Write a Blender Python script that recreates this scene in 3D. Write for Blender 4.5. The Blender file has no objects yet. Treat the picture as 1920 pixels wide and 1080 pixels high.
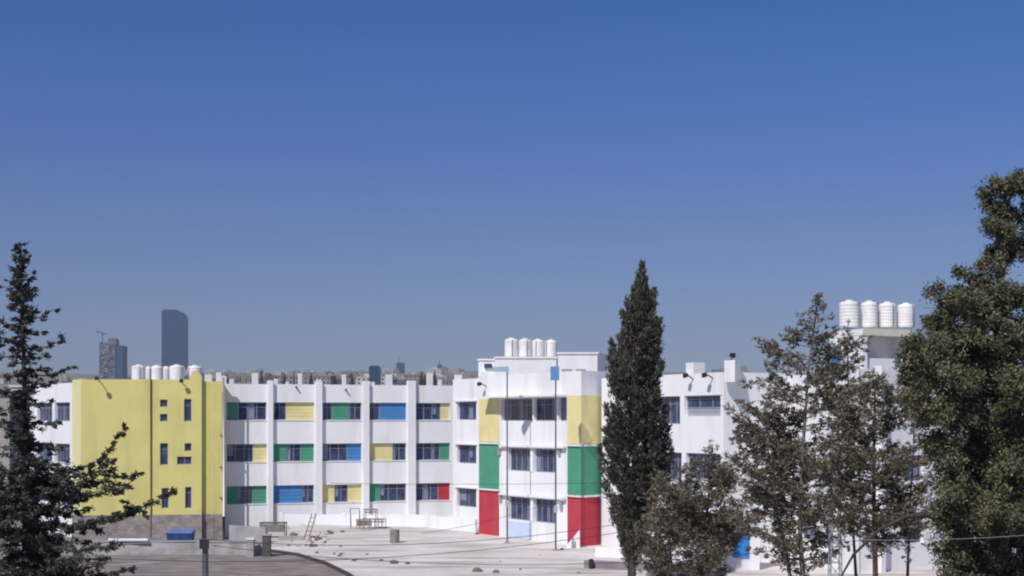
import bpy, math, random
import numpy as np
from mathutils import Vector
random.seed(7)
RNG = np.random.default_rng(11)
D = bpy.data
SC = bpy.context.scene
COL = SC.collection

# ---------------------------------------------------------------- camera, light
EYE = 8.47          # eye height above the courtyard (m)
F = 2600.0          # focal length in photo pixels (1920 wide)
HZ = 787.0          # photo row of the horizon
cam = D.cameras.new('camera'); cam_o = D.objects.new('camera', cam); COL.objects.link(cam_o)
cam_o.location = (0, 0, EYE); cam_o.rotation_euler = (math.radians(90), 0, 0)
cam.sensor_width = 36.0; cam.lens = 36.0 * F / 1920.0
cam.shift_y = (HZ - 540.0) / 1920.0
cam.clip_start = 0.5; cam.clip_end = 20000
SC.camera = cam_o

SUN_AZ = math.radians(-31)       # to the left of straight behind the camera
SUN_EL = math.radians(46)
sd = Vector((math.sin(SUN_AZ) * math.cos(SUN_EL), -math.cos(SUN_AZ) * math.cos(SUN_EL), math.sin(SUN_EL)))
sun = D.lights.new('sun', 'SUN'); sun.energy = 3.9; sun.angle = math.radians(0.5); sun.color = (1.0, 0.955, 0.93)
sun_o = D.objects.new('sun', sun); COL.objects.link(sun_o)
sun_o.rotation_euler = sd.to_track_quat('Z', 'Y').to_euler(); sun_o.location = (-40, -40, 80)

W = D.worlds.new('World'); SC.world = W; W.use_nodes = True
nt = W.node_tree; nt.nodes.clear()
wo = nt.nodes.new('ShaderNodeOutputWorld'); bg = nt.nodes.new('ShaderNodeBackground')
sky = nt.nodes.new('ShaderNodeTexSky'); sky.sky_type = 'NISHITA'; sky.sun_disc = False
sky.sun_elevation = SUN_EL; sky.sun_rotation = math.atan2(sd.x, sd.y)
sky.air_density = 1.0; sky.dust_density = 1.0; sky.ozone_density = 2.0; sky.altitude = 900
tc = nt.nodes.new('ShaderNodeTexCoord'); sx = nt.nodes.new('ShaderNodeSeparateXYZ')
ramp = nt.nodes.new('ShaderNodeValToRGB'); mul = nt.nodes.new('ShaderNodeMix'); mul.data_type = 'RGBA'; mul.blend_type = 'MULTIPLY'
mul.inputs[0].default_value = 1.0
nt.links.new(tc.outputs['Generated'], sx.inputs[0]); nt.links.new(sx.outputs['Z'], ramp.inputs[0])
nt.links.new(sky.outputs[0], mul.inputs[6]); nt.links.new(ramp.outputs[0], mul.inputs[7])
SKY_STOPS = [(0.0, (0.41, 0.42, 0.57)), (0.046, (0.395, 0.415, 0.58)), (0.125, (0.385, 0.44, 0.65)), (0.18, (0.32, 0.44, 0.75)), (0.235, (0.26, 0.445, 0.80)), (0.29, (0.215, 0.43, 0.80)), (1.0, (0.9, 0.95, 1.0))]
cr = ramp.color_ramp
while len(cr.elements) < len(SKY_STOPS): cr.elements.new(0.5)
for e, (p, c) in zip(cr.elements, SKY_STOPS): e.position = p; e.color = (*c, 1)
nt.links.new(mul.outputs[2], bg.inputs[0]); bg.inputs[1].default_value = 0.10
nt.links.new(bg.outputs[0], wo.inputs[0])
SC.view_settings.view_transform = 'Standard'; SC.view_settings.look = 'None'
SC.view_settings.exposure = 0.0; SC.view_settings.gamma = 1.0
SC.render.engine = 'CYCLES'; SC.cycles.filter_width = 2.1

# ---------------------------------------------------------------- materials
def M(name, base, rough=0.8, var=0.12, scale=1.0, second=None, bump=0.0, metal=0.0, spec=0.3, detail=5, stretch=(1, 1, 1), dirt=None):
    m = D.materials.new(name); m.use_nodes = True; t = m.node_tree; b = t.nodes['Principled BSDF']
    tc = t.nodes.new('ShaderNodeTexCoord'); mp = t.nodes.new('ShaderNodeMapping'); mp.inputs['Scale'].default_value = stretch
    g = t.nodes.new('ShaderNodeNewGeometry')
    n = t.nodes.new('ShaderNodeTexNoise'); n.inputs['Scale'].default_value = scale; n.inputs['Detail'].default_value = detail; n.inputs['Roughness'].default_value = .65
    t.links.new(g.outputs['Position'], mp.inputs[0]); t.links.new(mp.outputs[0], n.inputs['Vector'])
    r = t.nodes.new('ShaderNodeValToRGB'); c0 = tuple(max(0, x * (1 - var)) for x in base); c1 = second or tuple(min(1, x * (1 + var)) for x in base)
    r.color_ramp.elements[0].position = .32; r.color_ramp.elements[1].position = .68
    r.color_ramp.elements[0].color = (*c0, 1); r.color_ramp.elements[1].color = (*c1, 1)
    t.links.new(n.outputs[0], r.inputs[0]); out = r.outputs[0]
    if dirt:
        n2 = t.nodes.new('ShaderNodeTexNoise'); n2.inputs['Scale'].default_value = dirt[1]; n2.inputs['Detail'].default_value = 6
        mp2 = t.nodes.new('ShaderNodeMapping'); mp2.inputs['Scale'].default_value = dirt[4] if len(dirt) > 4 else (1, 1, 1)
        t.links.new(g.outputs['Position'], mp2.inputs[0]); t.links.new(mp2.outputs[0], n2.inputs['Vector'])
        r2 = t.nodes.new('ShaderNodeValToRGB'); r2.color_ramp.elements[0].position = dirt[2]; r2.color_ramp.elements[1].position = dirt[3]
        t.links.new(n2.outputs[0], r2.inputs[0])
        mx = t.nodes.new('ShaderNodeMix'); mx.data_type = 'RGBA'
        t.links.new(r2.outputs[0], mx.inputs[0]); t.links.new(out, mx.inputs[6]); mx.inputs[7].default_value = (*dirt[0], 1); out = mx.outputs[2]
    t.links.new(out, b.inputs['Base Color'])
    b.inputs['Roughness'].default_value = rough; b.inputs['Metallic'].default_value = metal
    b.inputs['Specular IOR Level'].default_value = spec
    if bump:
        bp = t.nodes.new('ShaderNodeBump'); bp.inputs['Strength'].default_value = bump; bp.inputs['Distance'].default_value = .05
        t.links.new(n.outputs[0], bp.inputs['Height']); t.links.new(bp.outputs[0], b.inputs['Normal'])
    return m

def masonry(name, c1, c2, mort, scale=1.0, bw=.6, rh=.3, rough=.9):
    """coursed stone: brick texture laid on (x+y, z)"""
    m = D.materials.new(name); m.use_nodes = True; t = m.node_tree; b = t.nodes['Principled BSDF']
    g = t.nodes.new('ShaderNodeNewGeometry'); s = t.nodes.new('ShaderNodeSeparateXYZ'); a = t.nodes.new('ShaderNodeMath'); a.operation = 'ADD'
    c = t.nodes.new('ShaderNodeCombineXYZ'); br = t.nodes.new('ShaderNodeTexBrick')
    t.links.new(g.outputs['Position'], s.inputs[0]); t.links.new(s.outputs[0], a.inputs[0]); t.links.new(s.outputs[1], a.inputs[1])
    t.links.new(a.outputs[0], c.inputs[0]); t.links.new(s.outputs[2], c.inputs[1]); t.links.new(c.outputs[0], br.inputs['Vector'])
    br.inputs['Scale'].default_value = scale; br.inputs['Brick Width'].default_value = bw; br.inputs['Row Height'].default_value = rh
    br.inputs['Mortar Size'].default_value = .02; br.inputs['Color1'].default_value = (*c1, 1); br.inputs['Color2'].default_value = (*c2, 1); br.inputs['Mortar'].default_value = (*mort, 1)
    n = t.nodes.new('ShaderNodeTexNoise'); n.inputs['Scale'].default_value = 1.1; n.inputs['Detail'].default_value = 6
    t.links.new(g.outputs['Position'], n.inputs['Vector'])
    mx = t.nodes.new('ShaderNodeMix'); mx.data_type = 'RGBA'; mx.blend_type = 'OVERLAY'; mx.inputs[0].default_value = .6
    t.links.new(br.outputs[0], mx.inputs[6]); t.links.new(n.outputs[0], mx.inputs[7]); t.links.new(mx.outputs[2], b.inputs['Base Color'])
    b.inputs['Roughness'].default_value = rough
    return m

def foliage(name, cols, scale=2.2, trans=.25):
    m = D.materials.new(name); m.use_nodes = True; t = m.node_tree; b = t.nodes['Principled BSDF']
    g = t.nodes.new('ShaderNodeNewGeometry')
    n = t.nodes.new('ShaderNodeTexNoise'); n.inputs['Scale'].default_value = scale; n.inputs['Detail'].default_value = 4; n.inputs['Roughness'].default_value = .8
    t.links.new(g.outputs['Position'], n.inputs['Vector'])
    ad = t.nodes.new('ShaderNodeMath'); ad.operation = 'MULTIPLY_ADD'
    t.links.new(g.outputs['Random Per Island'], ad.inputs[0]); ad.inputs[1].default_value = .55
    sb = t.nodes.new('ShaderNodeMath'); sb.operation = 'SUBTRACT'; t.links.new(n.outputs[0], sb.inputs[0]); sb.inputs[1].default_value = .27
    t.links.new(sb.outputs[0], ad.inputs[2])
    r = t.nodes.new('ShaderNodeValToRGB'); e = r.color_ramp.elements
    while len(e) < len(cols): e.new(.5)
    for i, c in enumerate(cols): e[i].position = .15 + .7 * i / (len(cols) - 1); e[i].color = (*c, 1)
    t.links.new(ad.outputs[0], r.inputs[0]); t.links.new(r.outputs[0], b.inputs['Base Color'])
    b.inputs['Roughness'].default_value = .65; b.inputs['Specular IOR Level'].default_value = .25
    return m

WHITE = M('white_paint', (.80, .80, .80), .85, .03, .35, dirt=((.58, .555, .53), .9, .52, .92, (1, 1, .16)), bump=.08)
WHITE2 = M('white_parapet_paint', (.76, .75, .74), .85, .05, .5, dirt=((.50, .48, .46), .8, .58, .9))
STONEW = masonry('pale_stone', (.72, .72, .71), (.62, .62, .62), (.5, .5, .5), 1.0, .6, .28)
YEL = M('yellow_paint', (.65, .59, .215), .85, .06, .5, bump=.08, dirt=((.46, .41, .17), .8, .52, .9, (1, 1, .2)))
YELP = M('yellow_panel_paint', (.72, .64, .31), .75, .08, .8, dirt=((.52, .46, .25), 1.1, .55, .9, (1, 1, .3)))
GRN = M('green_panel_paint', (.07, .29, .18), .7, .10, .8, dirt=((.12, .26, .19), 1.1, .5, .9, (1, 1, .3)))
BLU = M('blue_panel_paint', (.06, .22, .48), .7, .10, .8, dirt=((.11, .25, .42), 1.1, .5, .9, (1, 1, .3)))
PBLU = M('pale_blue', (.52, .60, .74), .8, .08, .8)
RED = M('red_panel_paint', (.46, .04, .06), .7, .10, .8, dirt=((.38, .09, .09), 1.1, .5, .9, (1, 1, .3)))
FRAME = M('grey_aluminium', (.30, .34, .42), .45, .05, 2, metal=.2)
FRAMEW = M('white_frame', (.72, .73, .76), .5, .04, 2)
GLASS = M('dark_window_glass', (.022, .032, .075), .12, .3, 1.3, second=(.07, .09, .17), spec=.6)
CURT = M('grey_curtain', (.22, .24, .33), .9, .25, 6, stretch=(6, 6, .3))
ROOFM = M('flat_roof_screed', (.45, .43, .42), .95, .15, .5)
STONE = masonry('grey_rubble_stone', (.30, .265, .25), (.19, .17, .165), (.30, .27, .25), 1.0, .35, .16)
FENCE = masonry('grey_concrete_block', (.38, .36, .355), (.30, .29, .285), (.38, .36, .35), 1.0, .42, .21)
GROUND = M('brown_soil', (.19, .155, .145), .97, .5, .8, second=(.34, .285, .26), bump=.6, detail=10, stretch=(.5, 1.6, 1), dirt=((.33, .28, .25), 1.6, .52, .66, (.25, 1.5, 1)))
YARD = M('pale_dusty_concrete', (.60, .54, .51), .95, .10, .22, second=(.74, .69, .67), detail=10, dirt=((.40, .35, .30), .45, .48, .68, (.3, 1.3, 1)), bump=.35)
KERB_SHADE = M('kerb_step_shade', (.07, .06, .062), .9, .25, 1.5)  # near-black colour carries the shade of the step at the soil edge
CONC = M('grey_concrete', (.34, .33, .32), .9, .15, 1.2)
TANK = M('white_tank_plastic', (.78, .77, .75), .5, .05, 1.0, dirt=((.55, .52, .47), 1.1, .5, .85))
METAL = M('dull_grey_metal', (.16, .165, .18), .5, .15, 3, metal=.6)
PALEMET = M('galvanised_metal', (.45, .47, .5), .5, .1, 3, metal=.4)
DARK = M('black_metal', (.03, .028, .028), .6, .2, 3)
WIREM = M('black_cable', (.045, .042, .045), .7, .1, 3)
WOOD = M('weathered_timber', (.22, .17, .14), .9, .3, 3, stretch=(1, 1, .2))
BARK = M('grey_brown_bark', (.055, .045, .042), .95, .35, 4, stretch=(1, 1, .25), bump=.4)
BARKR = M('reddish_bark', (.085, .052, .048), .95, .35, 4, stretch=(1, 1, .25), bump=.4)
BARKP = M('pale_bark', (.15, .13, .12), .95, .3, 4, stretch=(1, 1, .25), bump=.4)
BLUEP = M('blue_plastic', (.02, .13, .42), .5, .1, 2)
NAVY = M('navy_tarpaulin', (.03, .06, .20), .6, .4, 3)
RUST = M('rust_brown', (.16, .07, .05), .9, .3, 4)

# ---------------------------------------------------------------- mesh helpers
class MB:
    def __init__(s): s.v = []; s.f = []; s.m = []; s.sm = []
    def face(s, pts, mat=0, smooth=False):
        b = len(s.v); s.v += [tuple(p) for p in pts]; s.f.append(tuple(range(b, b + len(pts)))); s.m.append(mat); s.sm.append(smooth)
    def hexa(s, c, mat=0):
        """8 corners: bottom ring 0-3, top ring 4-7"""
        b = len(s.v); s.v += [tuple(p) for p in c]
        for q in ((0, 3, 2, 1), (4, 5, 6, 7), (0, 1, 5, 4), (1, 2, 6, 5), (2, 3, 7, 6), (3, 0, 4, 7)):
            s.f.append(tuple(b + i for i in q)); s.m.append(mat); s.sm.append(False)
    def box(s, x0, x1, y0, y1, z0, z1, mat=0):
        s.hexa([(x0, y0, z0), (x1, y0, z0), (x1, y1, z0), (x0, y1, z0), (x0, y0, z1), (x1, y0, z1), (x1, y1, z1), (x0, y1, z1)], mat)
    def prism(s, poly, z0, z1, mat=0, top=None):
        b = len(s.v); n = len(poly); s.v += [(x, y, z0) for x, y in poly] + [(x, y, z1) for x, y in poly]
        for i in range(n):
            j = (i + 1) % n; s.f.append((b + i, b + j, b + n + j, b + n + i)); s.m.append(mat); s.sm.append(False)
        s.f.append(tuple(b + n + i for i in range(n))); s.m.append(mat if top is None else top); s.sm.append(False)
        s.f.append(tuple(b + i for i in reversed(range(n)))); s.m.append(mat); s.sm.append(False)
    def tube(s, pts, rads, n=7, mat=0, cap=True):
        pts = [Vector(p) for p in pts]; b = len(s.v)
        if not hasattr(rads, '__len__'): rads = [rads] * len(pts)
        for i, p in enumerate(pts):
            d = (pts[min(i + 1, len(pts) - 1)] - pts[max(i - 1, 0)]).normalized()
            a = d.cross(Vector((0, 0, 1)) if abs(d.z) < .9 else Vector((1, 0, 0))).normalized(); c = d.cross(a)
            for k in range(n):
                t = 2 * math.pi * k / n; s.v.append(tuple(p + (a * math.cos(t) + c * math.sin(t)) * rads[i]))
        for i in range(len(pts) - 1):
            for k in range(n):
                j = (k + 1) % n; s.f.append((b + i * n + k, b + i * n + j, b + (i + 1) * n + j, b + (i + 1) * n + k)); s.m.append(mat); s.sm.append(True)
        if cap:
            s.f.append(tuple(b + k for k in range(n))); s.m.append(mat); s.sm.append(False)
            e = b + (len(pts) - 1) * n; s.f.append(tuple(e + k for k in reversed(range(n)))); s.m.append(mat); s.sm.append(False)
    def lathe(s, c, prof, n=24, mat=0):
        b = len(s.v)
        for r, z in prof:
            for k in range(n):
                t = 2 * math.pi * k / n; s.v.append((c[0] + r * math.cos(t), c[1] + r * math.sin(t), c[2] + z))
        for i in range(len(prof) - 1):
            for k in range(n):
                j = (k + 1) % n; s.f.append((b + i * n + k, b + i * n + j, b + (i + 1) * n + j, b + (i + 1) * n + k)); s.m.append(mat); s.sm.append(False)
        s.f.append(tuple(b + k for k in reversed(range(n)))); s.m.append(mat); s.sm.append(False)
        e = b + (len(prof) - 1) * n; s.f.append(tuple(e + k for k in range(n))); s.m.append(mat); s.sm.append(False)
    def build(s, name, mats, parent=None, label=None, **tags):
        if not isinstance(mats, (list, tuple)): mats = [mats]
        if parent is not None: org = Vector(parent['_org'])
        else:
            v = np.array(s.v); lo = v.min(0); hi = v.max(0); org = Vector(((lo[0] + hi[0]) / 2, (lo[1] + hi[1]) / 2, lo[2]))
        me = D.meshes.new(name); me.from_pydata([(x - org.x, y - org.y, z - org.z) for x, y, z in s.v], [], s.f)
        for m in mats: me.materials.append(m)
        me.polygons.foreach_set('material_index', s.m); me.polygons.foreach_set('use_smooth', s.sm)
        me.update()
        o = D.objects.new(name, me); COL.objects.link(o); o['_org'] = tuple(org)
        if parent is not None: o.parent = parent
        else: o.location = org
        if label: o['label'] = label
        for k, val in tags.items(): o[k] = val
        return o

def thing(name, loc, label, category, group=None, kind=None):
    o = D.objects.new(name, None); COL.objects.link(o); o.location = loc; o['_org'] = tuple(loc); o.empty_display_size = .5
    o['label'] = label; o['category'] = category
    if group: o['group'] = group
    if kind: o['kind'] = kind
    return o

def copy_thing(o, delta, label=None):
    c = o.copy(); COL.objects.link(c); c.location = Vector(o.location) + Vector(delta)
    c['_org'] = tuple(c.location)
    if label: c['label'] = label
    def rec(src, dst):
        for ch in [x for x in D.objects if x.parent == src]:
            d = ch.copy(); COL.objects.link(d); d.parent = dst; rec(ch, d)
    rec(o, c)
    return c

def XY(px, Y): return ((px - 960.0) / F * Y, Y)
def ZZ(py, Y): return EYE - (py - HZ) / F * Y
def P(px, py, Y): return Vector(((px - 960.0) / F * Y, Y, ZZ(py, Y)))
def GY(py, z=0.0): return (EYE - z) * F / (py - HZ)       # distance at which a point of height z shows on that row
def S(s): return 3.5 * F / s                             # distance from apparent storey height

# ---------------------------------------------------------------- facades
class Fac:
    def __init__(s, pa, Ya, pb, Yb, toward=None):
        s.A = Vector((*XY(pa, Ya), 0)); s.B = Vector((*XY(pb, Yb), 0)); s.t = (s.B - s.A); s.L = s.t.length; s.t.normalize()
        s.n = Vector((s.t.y, -s.t.x, 0))
        if s.n.dot(Vector((0, 0, 0)) - s.A) < 0: s.n = -s.n
    def u(s, px):
        k = (px - 960.0) / F      # X = k Y
        return (k * s.A.y - s.A.x) / (s.t.x - k * s.t.y)
    def pt(s, u, d, z): q = s.A + s.t * u + s.n * d; return (q.x, q.y, z)
    def Y(s, px): return (s.A + s.t * s.u(px)).y
    def z(s, px, py): return ZZ(py, s.Y(px))
    def box(s, mb, u0, u1, d0, d1, z0, z1, mat=0):
        """d = distance out from the wall plane"""
        mb.hexa([s.pt(u0, d1, z0), s.pt(u1, d1, z0), s.pt(u1, d0, z0), s.pt(u0, d0, z0), s.pt(u0, d1, z1), s.pt(u1, d1, z1), s.pt(u1, d0, z1), s.pt(u0, d0, z1)], mat)
    def wall(s, mb, u0, u1, z0, z1, holes, thick=.35, mat=0):
        """solid wall slab cut into boxes round the holes; outer face at d=0"""
        zs = sorted({z0, z1, *[h[2] for h in holes], *[h[3] for h in holes]})
        zs = [z for z in zs if z0 <= z <= z1]
        for a, b in zip(zs[:-1], zs[1:]):
            cuts = sorted([(h[0], h[1]) for h in holes if h[2] < (a + b) / 2 < h[3]])
            cur = u0
            for c0, c1 in cuts:
                if c0 > cur + 1e-4: s.box(mb, cur, c0, -thick, 0, a, b, mat)
                cur = max(cur, c1)
            if cur < u1 - 1e-4: s.box(mb, cur, u1, -thick, 0, a, b, mat)

def window(fac, root, u0, u1, z0, z1, d, n=None, fm=FRAME, curtain=True, transom=True):
    """a framed window standing at depth d in the wall: window (frame) > pane, curtain"""
    w = u1 - u0; f = .055; mb = MB(); g = .003
    u0 += g; u1 -= g; z0 += g; z1 -= g
    fac.box(mb, u0, u1, d, d + .07, z0, z0 + f); fac.box(mb, u0, u1, d, d + .07, z1 - f, z1)
    fac.box(mb, u0, u0 + f, d, d + .07, z0 + f, z1 - f); fac.box(mb, u1 - f, u1, d, d + .07, z0 + f, z1 - f)
    n = n or max(2, round(w / .75))
    for k in range(1, n):
        u = u0 + (u1 - u0) * k / n; fac.box(mb, u - .025, u + .025, d, d + .06, z0 + f, z1 - f)
    if transom:
        zt = z0 + (z1 - z0) * .72
        for k in range(n):
            a = u0 + (u1 - u0) * k / n + .026; b = u0 + (u1 - u0) * (k + 1) / n - .026
            fac.box(mb, a, b, d + .01, d + .05, zt - .018, zt + .018)
    # outer sill
    wo = mb.build('window', fm, root)
    p = MB(); fac.box(p, u0 + .01, u1 - .01, d - .02, d + .012, z0 + .01, z1 - .01); p.build('pane', GLASS, wo)
    if curtain and w > .8:
        c = MB(); k = random.randrange(n)
        for kk in (k,):
            a = u0 + (u1 - u0) * kk / n + .08; b = a + (u1 - u0) / n * random.uniform(.3, .8) - .1
            if b > a + .05: fac.box(c, a, b, d + .014, d + .018, z0 + random.choice((.1, .1, .5)), z1 - .08)
        if c.v: c.build('curtain', CURT, wo)
    return wo

def panel(fac, root, u0, u1, z0, z1, d, mat, label, lines=True):
    mb = MB(); h = z1 - z0
    fac.box(mb, u0 + .002, u1 - .002, d - .05, d + .03, z0 + .002, z1 - .002)
    if lines:
        n = max(2, round(h / .3))
        for k in range(n):
            a = z0 + h * k / n + .02; b = z0 + h * (k + 1) / n - .02
            fac.box(mb, u0 + .01, u1 - .01, d + .03, d + .048, a, b)
    return mb.build('painted_panel', mat, root, label)

COLS = {'G': (GRN, 'green painted panel'), 'Y': (YELP, 'yellow painted panel'), 'B': (BLU, 'blue painted panel'), 'R': (RED, 'red painted panel')}

# ================================================================ SCHOOL
school = thing('school_building', (XY(700, 110)[0], 110, 0), 'long white three storey school with yellow, green, blue and red panels', 'school')
FL = [(8.45, 9.93), (4.96, 6.45), (1.46, 2.96)]          # sill and head of the bands, top floor first
ZB = -2.2                                                 # walls run down into the ground

# main wing ----------------------------------------------------------------
main = Fac(420, S(79.3), 849, S(75.1))
PTOP = 11.45
rows = [
 [[('G', 425, 447), ('w', 447, 500)], [('w', 513, 537), ('Y', 537, 589)], [('w', 604, 624), ('G', 624, 655), ('w', 655, 678)], [('w', 692, 713), ('B', 713, 762)], [('w', 780, 827), ('Y', 827, 844)]],
 [[('w', 425, 475), ('Y', 475, 500)], [('G', 513, 538), ('w', 538, 565), ('G', 565, 589)], [('w', 604, 652), ('B', 652, 678)], [('Y', 692, 737), ('w', 737, 762)], [('w', 780, 826), ('G', 826, 844)]],
 [[('G', 425, 448), ('w', 448, 474), ('G', 474, 500)], [('B', 513, 567), ('w', 567, 589)], [('Y', 604, 628), ('w', 628, 653), ('Y', 653, 678)], [('G', 692, 713), ('w', 713, 762)], [('w', 780, 823), ('R', 823, 844)]]]
holes = []
for r, (z0, z1) in zip(rows, FL):
    for bay in r:
        holes.append((main.u(bay[0][1]), main.u(bay[-1][2]), z0, z1))
mb = MB(); main.wall(mb, main.u(420), main.u(849), ZB, PTOP, holes)
# backing of the bands
for h in holes: main.box(mb, h[0] + .001, h[1] - .001, -.37, -.353, h[2] + .001, h[3] - .001)
mb.build('classroom_wing_wall', WHITE, school)
for r, (z0, z1) in zip(rows, FL):
    for bay in r:
        for k, a, b in bay:
            ua, ub = main.u(a), main.u(b)
            if k == 'w': window(main, school, ua, ub, z0, z1, -.30)
            else: panel(main, school, ua, ub, z0, z1, -.24, COLS[k][0], COLS[k][1])
for a, b, top in ((502, 511, 11.75), (591, 603, 11.7), (680, 691, 11.75), (764, 778, 11.85)):
    mb = MB(); ua, ub = main.u(a), main.u(b); main.box(mb, ua, ub, .003, .32, ZB, top); main.box(mb, ua, ub, -.35, .003, PTOP + .003, top)
    mb.build('pilaster', WHITE, school)
# drip ledges above bands, sills under them
for h in holes:
    mb = MB(); main.box(mb, h[0] + .01, h[1] - .01, .003, .05, h[2] - .07, h[2] - .01); mb.build('sill', WHITE2, school)
# column stubs left standing on the roof
for px, w, h, dd in ((428, 10, .75, 3), (441, 7, .45, 2.0), (487, 10, 1.0, 2.4), (524, 6, .5, 1.6), (573, 6, 1.0, 2.4), (607, 7, .5, 2), (657, 6, .95, 2.4), (700, 6, .35, 1.6), (743, 11, 1.0, 2.4), (821, 10, 1.15, 2.4), (838, 5, .55, 2), (551, 4, .3, 3), (716, 4, .35, 3)):
    u = main.u(px); hw = w / F * 119 / 2; m_ = MB(); main.box(m_, u - hw, u + hw, -dd - .5, -dd, 10.8, PTOP + h); m_.build('roof_stub', WHITE2, school)
# roof slab + back
mb = MB(); main.box(mb, 0, main.L, -14, -.36, 10.5, 10.8); main.box(mb, 0, main.L, -14.3, -14.01, ZB, PTOP); mb.build('classroom_wing_roof', ROOFM, school)
# small vents on the parapet
for px, py in ((555, 726), (648, 731)):
    m_ = MB(); u = main.u(px); z = main.z(px, py); m_.tube([main.pt(u, .003, z), main.pt(u, .3, z - .02)], .08); m_.build('roof_spout', DARK, school)

# yellow stair block -------------------------------------------------------
yf = Fac(152, S(81.6), 378, S(80.9)); YT = 11.72
YB = .78
def fr(f, x0, y0, x1, y1):
    xm = (x0 + x1) / 2; return (f.u(x0), f.u(x1), f.z(xm, y1), f.z(xm, y0))
ywin = [(300, 749, 314, 763), (300, 776, 314, 790), (345, 748, 359, 790), (300, 831, 315, 872), (346, 831, 359, 846), (332, 856, 359, 871), (347, 913, 359, 953), (303, 915, 316, 953)]
yh = [fr(yf, *w) for w in ywin]
mb = MB(); yf.wall(mb, 0, yf.L, YB, YT, yh)
for h in yh: yf.box(mb, h[0] + .001, h[1] - .001, -.37, -.353, h[2] + .001, h[3] - .001)
# left return of the block; its sunlit brightness is put into a paler yellow
A = Vector((*XY(152, S(81.6)), 0)); 
l0 = Fac(136, S(81.6) + 2.6, 152, S(81.6))
m_ = MB(); l0.box(m_, 0, l0.L - .02, -.35, .02, YB, YT + .03); m_.build('stair_block_end_wall', M('sunlit_yellow_tone', (.74, .70, .38), .85, .05, .5), school, 'yellow end face of the stair block, sun brightness painted in')
# stepped right-hand piers
y2 = Fac(378.2, S(80.9) + .35, 401, S(80.7) + .35); y2.box(mb, 0, y2.L, -1.2, 0, YB, YT - .12)
y3 = Fac(401.3, S(80.7) + .1, 417, S(80.6) + .1); y3.box(mb, 0, y3.L, -2.4, 0, YB, YT - .1)
# end wall running back to the main wing
e0 = yf.pt(yf.L, -.36, 0); 
mb.build('stair_block_wall', YEL, school, 'yellow stair block wall with small windows')
for h, w in zip(yh, ywin):
    window(yf, school, *h, -.22, n=1 if (w[2] - w[0]) < 20 else 2, curtain=False, transom=(w[3] - w[1]) > 30)
mb = MB(); yf.box(mb, -.02, yf.L + .02, -.4, .06, ZB, YB - .003); y2.box(mb, .02, y2.L, -1.2, .05, ZB, YB - .003); y3.box(mb, .02, y3.L + .05, -2.4, .05, ZB, YB - .003); l0.box(mb, 0, l0.L - .05, -.4, .05, ZB, YB - .003)
mb.build('stone_base', STONE, school, 'rough grey stone base under the yellow block')
# yellow fin rising over the parapet
mb = MB(); u0, u1 = yf.u(354), yf.u(378); 
pts = [(u0, YT + .003), (u1, YT + .003), (u1, YT + .30), (u1 - .35, YT + .72), (u1 - .75, YT + .68)]
b = len(mb.v); mb.v += [yf.pt(u, 0, z) for u, z in pts] + [yf.pt(u, -.35, z) for u, z in pts]
mb.f += [(b, b + 1, b + 2, b + 3, b + 4), (b + 9, b + 8, b + 7, b + 6, b + 5)] + [(b + i, b + 5 + i, b + 5 + (i + 1) % 5, b + (i + 1) % 5) for i in range(5)]; mb.m += [0] * 7; mb.sm += [False] * 7
mb.build('parapet_fin', YEL, school)
for px, w, h in ((391, 13, .45), (410, 10, .62)):
    m_ = MB(); f_ = y2 if px < 400 else y3; u = f_.u(px); f_.box(m_, u - w / F * 113 / 2, u + w / F * 113 / 2, -.5, -.08, YT - .2, YT + h); m_.build('roof_stub', WHITE2, school)
mb = MB(); yf.box(mb, .4, yf.L - .1, -9, -.36, 10.5, 10.85); mb.build('stair_block_roof', ROOFM, school)
mb = MB(); yf.box(mb, .4, yf.L - .1, -9.3, -9.01, ZB, 11.5); mb.build('stair_block_rear_wall', WHITE, school)
mb = MB(); q0 = yf.u(283); mb.tube([yf.pt(q0, .09, -1), yf.pt(q0, .09, 12.6)], .045, 6); mb.build('rain_pipe', RUST, school)
mb = MB(); q0 = y3.L + .1; mb.tube([y3.pt(q0, .12, .6), y3.pt(q0, .12, 11.9)], .07, 8, 0); mb.tube([y3.pt(q0, .12, -1.5), y3.pt(q0, .12, .6)], .10, 8, 1)
for z in (2.1, 4.6, 7.2): 
    mb.tube([y3.pt(q0 - .22, .02, z), y3.pt(q0 - .22, .22, z)], .07, 6, 1)
mb.build('rain_pipe', [WHITE, DARK], school, 'pale pipe with dark foot in the corner of the yellow block')

# left white wing seen past the conifer --------------------------------------
lw = Fac(58, S(74), 135.5, S(79)); lh = []
for zf in FL:
    for a, b in ((70, 98), (103, 131)): lh.append((lw.u(a), lw.u(b), zf[0] - .1, zf[1]))
mb = MB(); lw.wall(mb, 0, lw.L, ZB, PTOP + .1, lh)
for h in lh: lw.box(mb, h[0] + .001, h[1] - .001, -.37, -.353, h[2] + .001, h[3] - .001)
for px in (64,): lw.box(mb, lw.u(px) - .2, lw.u(px) + .2, .003, .3, ZB, PTOP + .35)
mb.build('left_wing_wall', WHITE, school)
for h in lh: window(lw, school, *h, -.3)
mb = MB(); lw.box(mb, 0, lw.L, -12, -.36, 10.5, 10.8); mb.build('left_wing_roof', ROOFM, school)

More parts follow.
